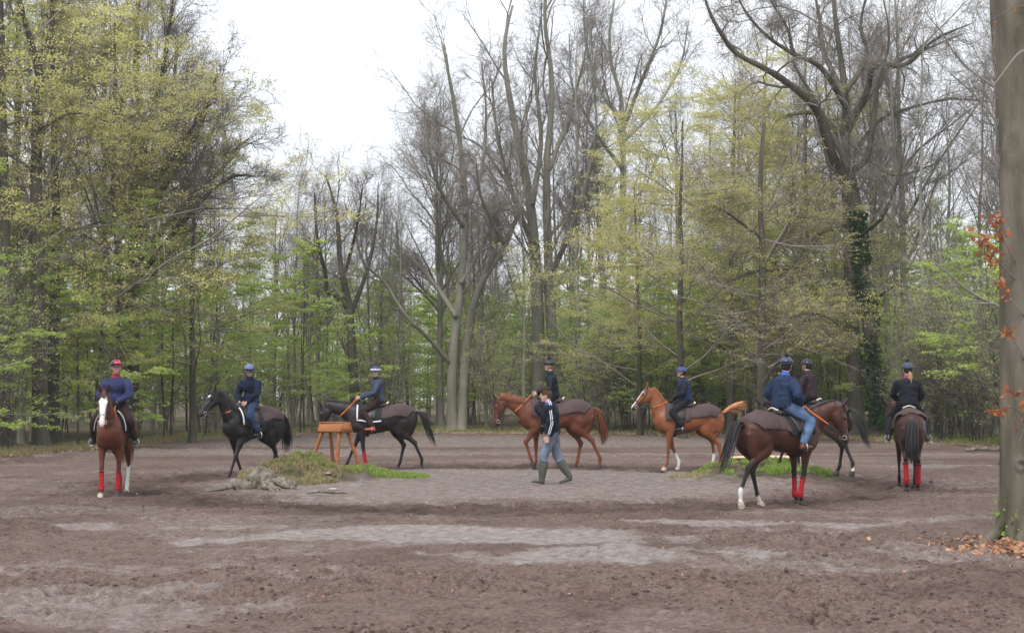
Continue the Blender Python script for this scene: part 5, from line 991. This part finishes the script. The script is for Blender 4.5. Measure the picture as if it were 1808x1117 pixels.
# ------------------------------------------------ great beech trunk in the right foreground
def great_trunk():
    D = 18.5; b = at(1815, D); r = link('great_beech_tree', None, None, label='great smooth grey beech trunk cut off by the right edge of the picture', cat='tree'); r.location = (b.x, D, 0); k = FPX / D
    rows = [(985, -.55, .47), (960, -.35, .42), (930, -.2, .385), (895, -.1, .37), (850, 0, .365), (700, .0, .345), (500, .0, .33), (300, .0, .325), (150, .0, .335), (0, .0, .34), (-400, .0, .30), (-1000, .1, .2)]
    zs = [at(904, D, q[0]).z for q in rows]; zs[0] = -.25; cx = [(1818 if q[0] > 400 else 1822 if q[0] > 100 else 1818) for q in rows]; P = np.array([((c - 1815) / k, 0, z) for c, z in zip(cx, zs)]); rr = np.array([q[2] for q in rows])
    n = 150; t = np.concatenate([np.linspace(zs[0], 1.2, 50, endpoint=False), np.linspace(1.2, zs[-1], 100)]); X = np.interp(t, zs, P[:, 0]); Rr = np.interp(t, zs, rr); a = np.linspace(0, 2 * np.pi, 96, endpoint=False); ZZ, AA = np.meshgrid(t, a, indexing='ij')
    fl_ = sst(.75, -.1, ZZ); rad = Rr[:, None] * (1 + fl_ * (.06 + .16 * np.maximum(0, np.sin(AA * 4 + 1.2 + .5 * np.sin(AA * 2)))) ) + .008 * fbm(np.cos(AA) * 3, np.sin(AA) * 3 + ZZ * 1.2, 1.5, 3) + .035 * fl_ * fbm(np.cos(AA) * 4, np.sin(AA) * 4 + ZZ * 3, 2.2, 3)
    for (z0, a0, w, hgt) in [(3.85 + .9, 3.9, .16, .05), (.95, 4.1, .07, .035), (1.35, 4.6, .12, .02), (2.6, 4.2, .06, -.02), (6.3, 4.3, .18, .05)]:
        d = np.sqrt(((ZZ - z0) / (w)) ** 2 + ((np.angle(np.exp(1j * (AA - a0)))) * .35 / w) ** 2); rad = rad + hgt * np.exp(-(d - .8) ** 2 * 6) - hgt * .7 * np.exp(-d * d * 4)
    for z0 in (1.25, 2.1, 2.9, 3.4, 4.2, 5.5): rad = rad + .006 * np.exp(-((ZZ - z0 - .03 * np.sin(AA * 2 + z0)) / .018) ** 2) * sst(.0, .6, np.sin(AA * 1.5 + z0 * 5))
    V = np.stack([X[:, None] + rad * np.cos(AA), rad * np.sin(AA), ZZ], -1); me = MB().rings(V).mesh('trunk')
    B = mat('great_beech_bark', (.20, .172, .14), .9, .3, 3.5, .8, 40, stretch=(1, 1, .22), spec=.12, col2=(.062, .060, .036)); link('trunk', me, B, r)
    g = np.random.default_rng(5)
    for k_ in range(9):
        a = -2.9 + k_ * .42; d = np.array([math.cos(a), math.sin(a), 0]); w = .30 + .06 * g.random(); p = d * w; link('root', MB().tube([p + [0, 0, .34], p + d * .07 + [0, 0, .16], p + d * .15 + [g.normal(0, .04), 0, .05], p + d * .26 + [g.normal(0, .05), 0, .0], p + d * .40 + [0, 0, -.06]], [.05, .075, .07, .045, .02], 9).mesh('root'), B, r)
    n = 110; a = g.uniform(3.0, 6.2, n); z = g.random(n) ** 1.5 * .55; pts = np.stack([np.cos(a) * (.46 - .1 * z), np.sin(a) * (.46 - .1 * z), z], -1); V, F = leaf_quads(pts, .06, g, .2, .8); link('moss', mesh_arr('moss', V, [F]), GRASS, r, kind='stuff')
    # thin twigs with withered leaves
    C = []
    def twig(pix, off, r0, nleaf, jit):
        p = np.array([(lambda v: (v.x - b.x, o + 0., v.z))(at(q[0], D + o, q[1])) for q, o in zip(pix, off)]); link('twig', MB().tube(p, list(np.linspace(r0, .003, len(p))), 6, sub=4).mesh('twig'), TWIG, r); q = crom(p, 12); i = g.integers(int(len(q) * .45), len(q), nleaf); C.append(q[i] + g.normal(0, jit, (nleaf, 3)) * [1, .7, .9] - [0, 0, .03])
    twig([(1800, 500), (1770, 470), (1745, 440), (1728, 405)], (-.2, -.35, -.5, -.55), .012, 70, .07); twig([(1800, 470), (1775, 430), (1765, 400), (1757, 380)], (-.2, -.4, -.5, -.6), .010, 50, .06); twig([(1810, 560), (1780, 520), (1766, 490)], (-.3, -.4, -.5), .01, 22, .04)
    twig([(1812, 640), (1785, 590), (1772, 575)], (-.3, -.4, -.5), .01, 16, .04); twig([(1830, 760), (1790, 720), (1760, 725), (1742, 722)], (-.4, -.5, -.55, -.6), .008, 34, .045); twig([(1835, 730), (1800, 700), (1775, 685)], (-.5, -.6, -.65), .008, 22, .04); twig([(1840, 700), (1825, 720), (1800, 745)], (-.4, -.6, -.7), .007, 12, .03)
    twig([(1850, 740), (1815, 745), (1798, 785)], (-.4, -.6, -.7), .006, 3, .03); twig([(1808, 90), (1795, 98), (1770, 130), (1755, 150)], (-.36, -.5, -.6, -.7), .022, 0, .02); twig([(1850, 0), (1790, 15), (1740, 40)], (-.4, -.6, -.7), .008, 2, .02)
    V, F = leaf_quads(np.concatenate(C), .085, g, .1, .55); lo = link('withered_leaves', mesh_arr('wl', V, [F]), L_RUS, r)
great_trunk()
feature('dark_trunk_tree', 'slim dark trunk standing behind the great beech at the right edge', 40, [([(1778, 790), (1776, 650), (1778, 500), (1772, 350), (1766, 200), (1755, 60), (1750, -60)], 21, 9)], [], fl(7), 520, mats=(BARK_D, TWIG, None))
x, y = gpix(1745, 797); tag(link('fallen_branch', MB().tube([(-.7, 0, .05), (-.2, .05, .10), (.3, 0, .08), (.8, .1, .2)], [.05, .07, .06, .03], 8).mesh('b'), STUMP, loc=(x, y, 0)), 'pale fallen limb at the foot of the trees on the right', 'branch')
# ================================================================ HAZE
def haze():
    m = bpy.data.materials.new('thin_mist'); m.use_nodes = True; n, l = m.node_tree.nodes, m.node_tree.links; n.clear()
    o = n.new('ShaderNodeOutputMaterial'); v = n.new('ShaderNodeVolumePrincipled'); v.inputs['Density'].default_value = HAZE; v.inputs['Color'].default_value = (.93, .95, .97, 1); v.inputs['Anisotropy'].default_value = .2
    l.new(v.outputs[0], o.inputs['Volume'])
    mb = MB().box((0, 450, 20.), (1420 * 2, 462 + 20, 22)); link('haze', mb.mesh('haze', False), m, kind='stuff')
HAZE = .00045
haze()
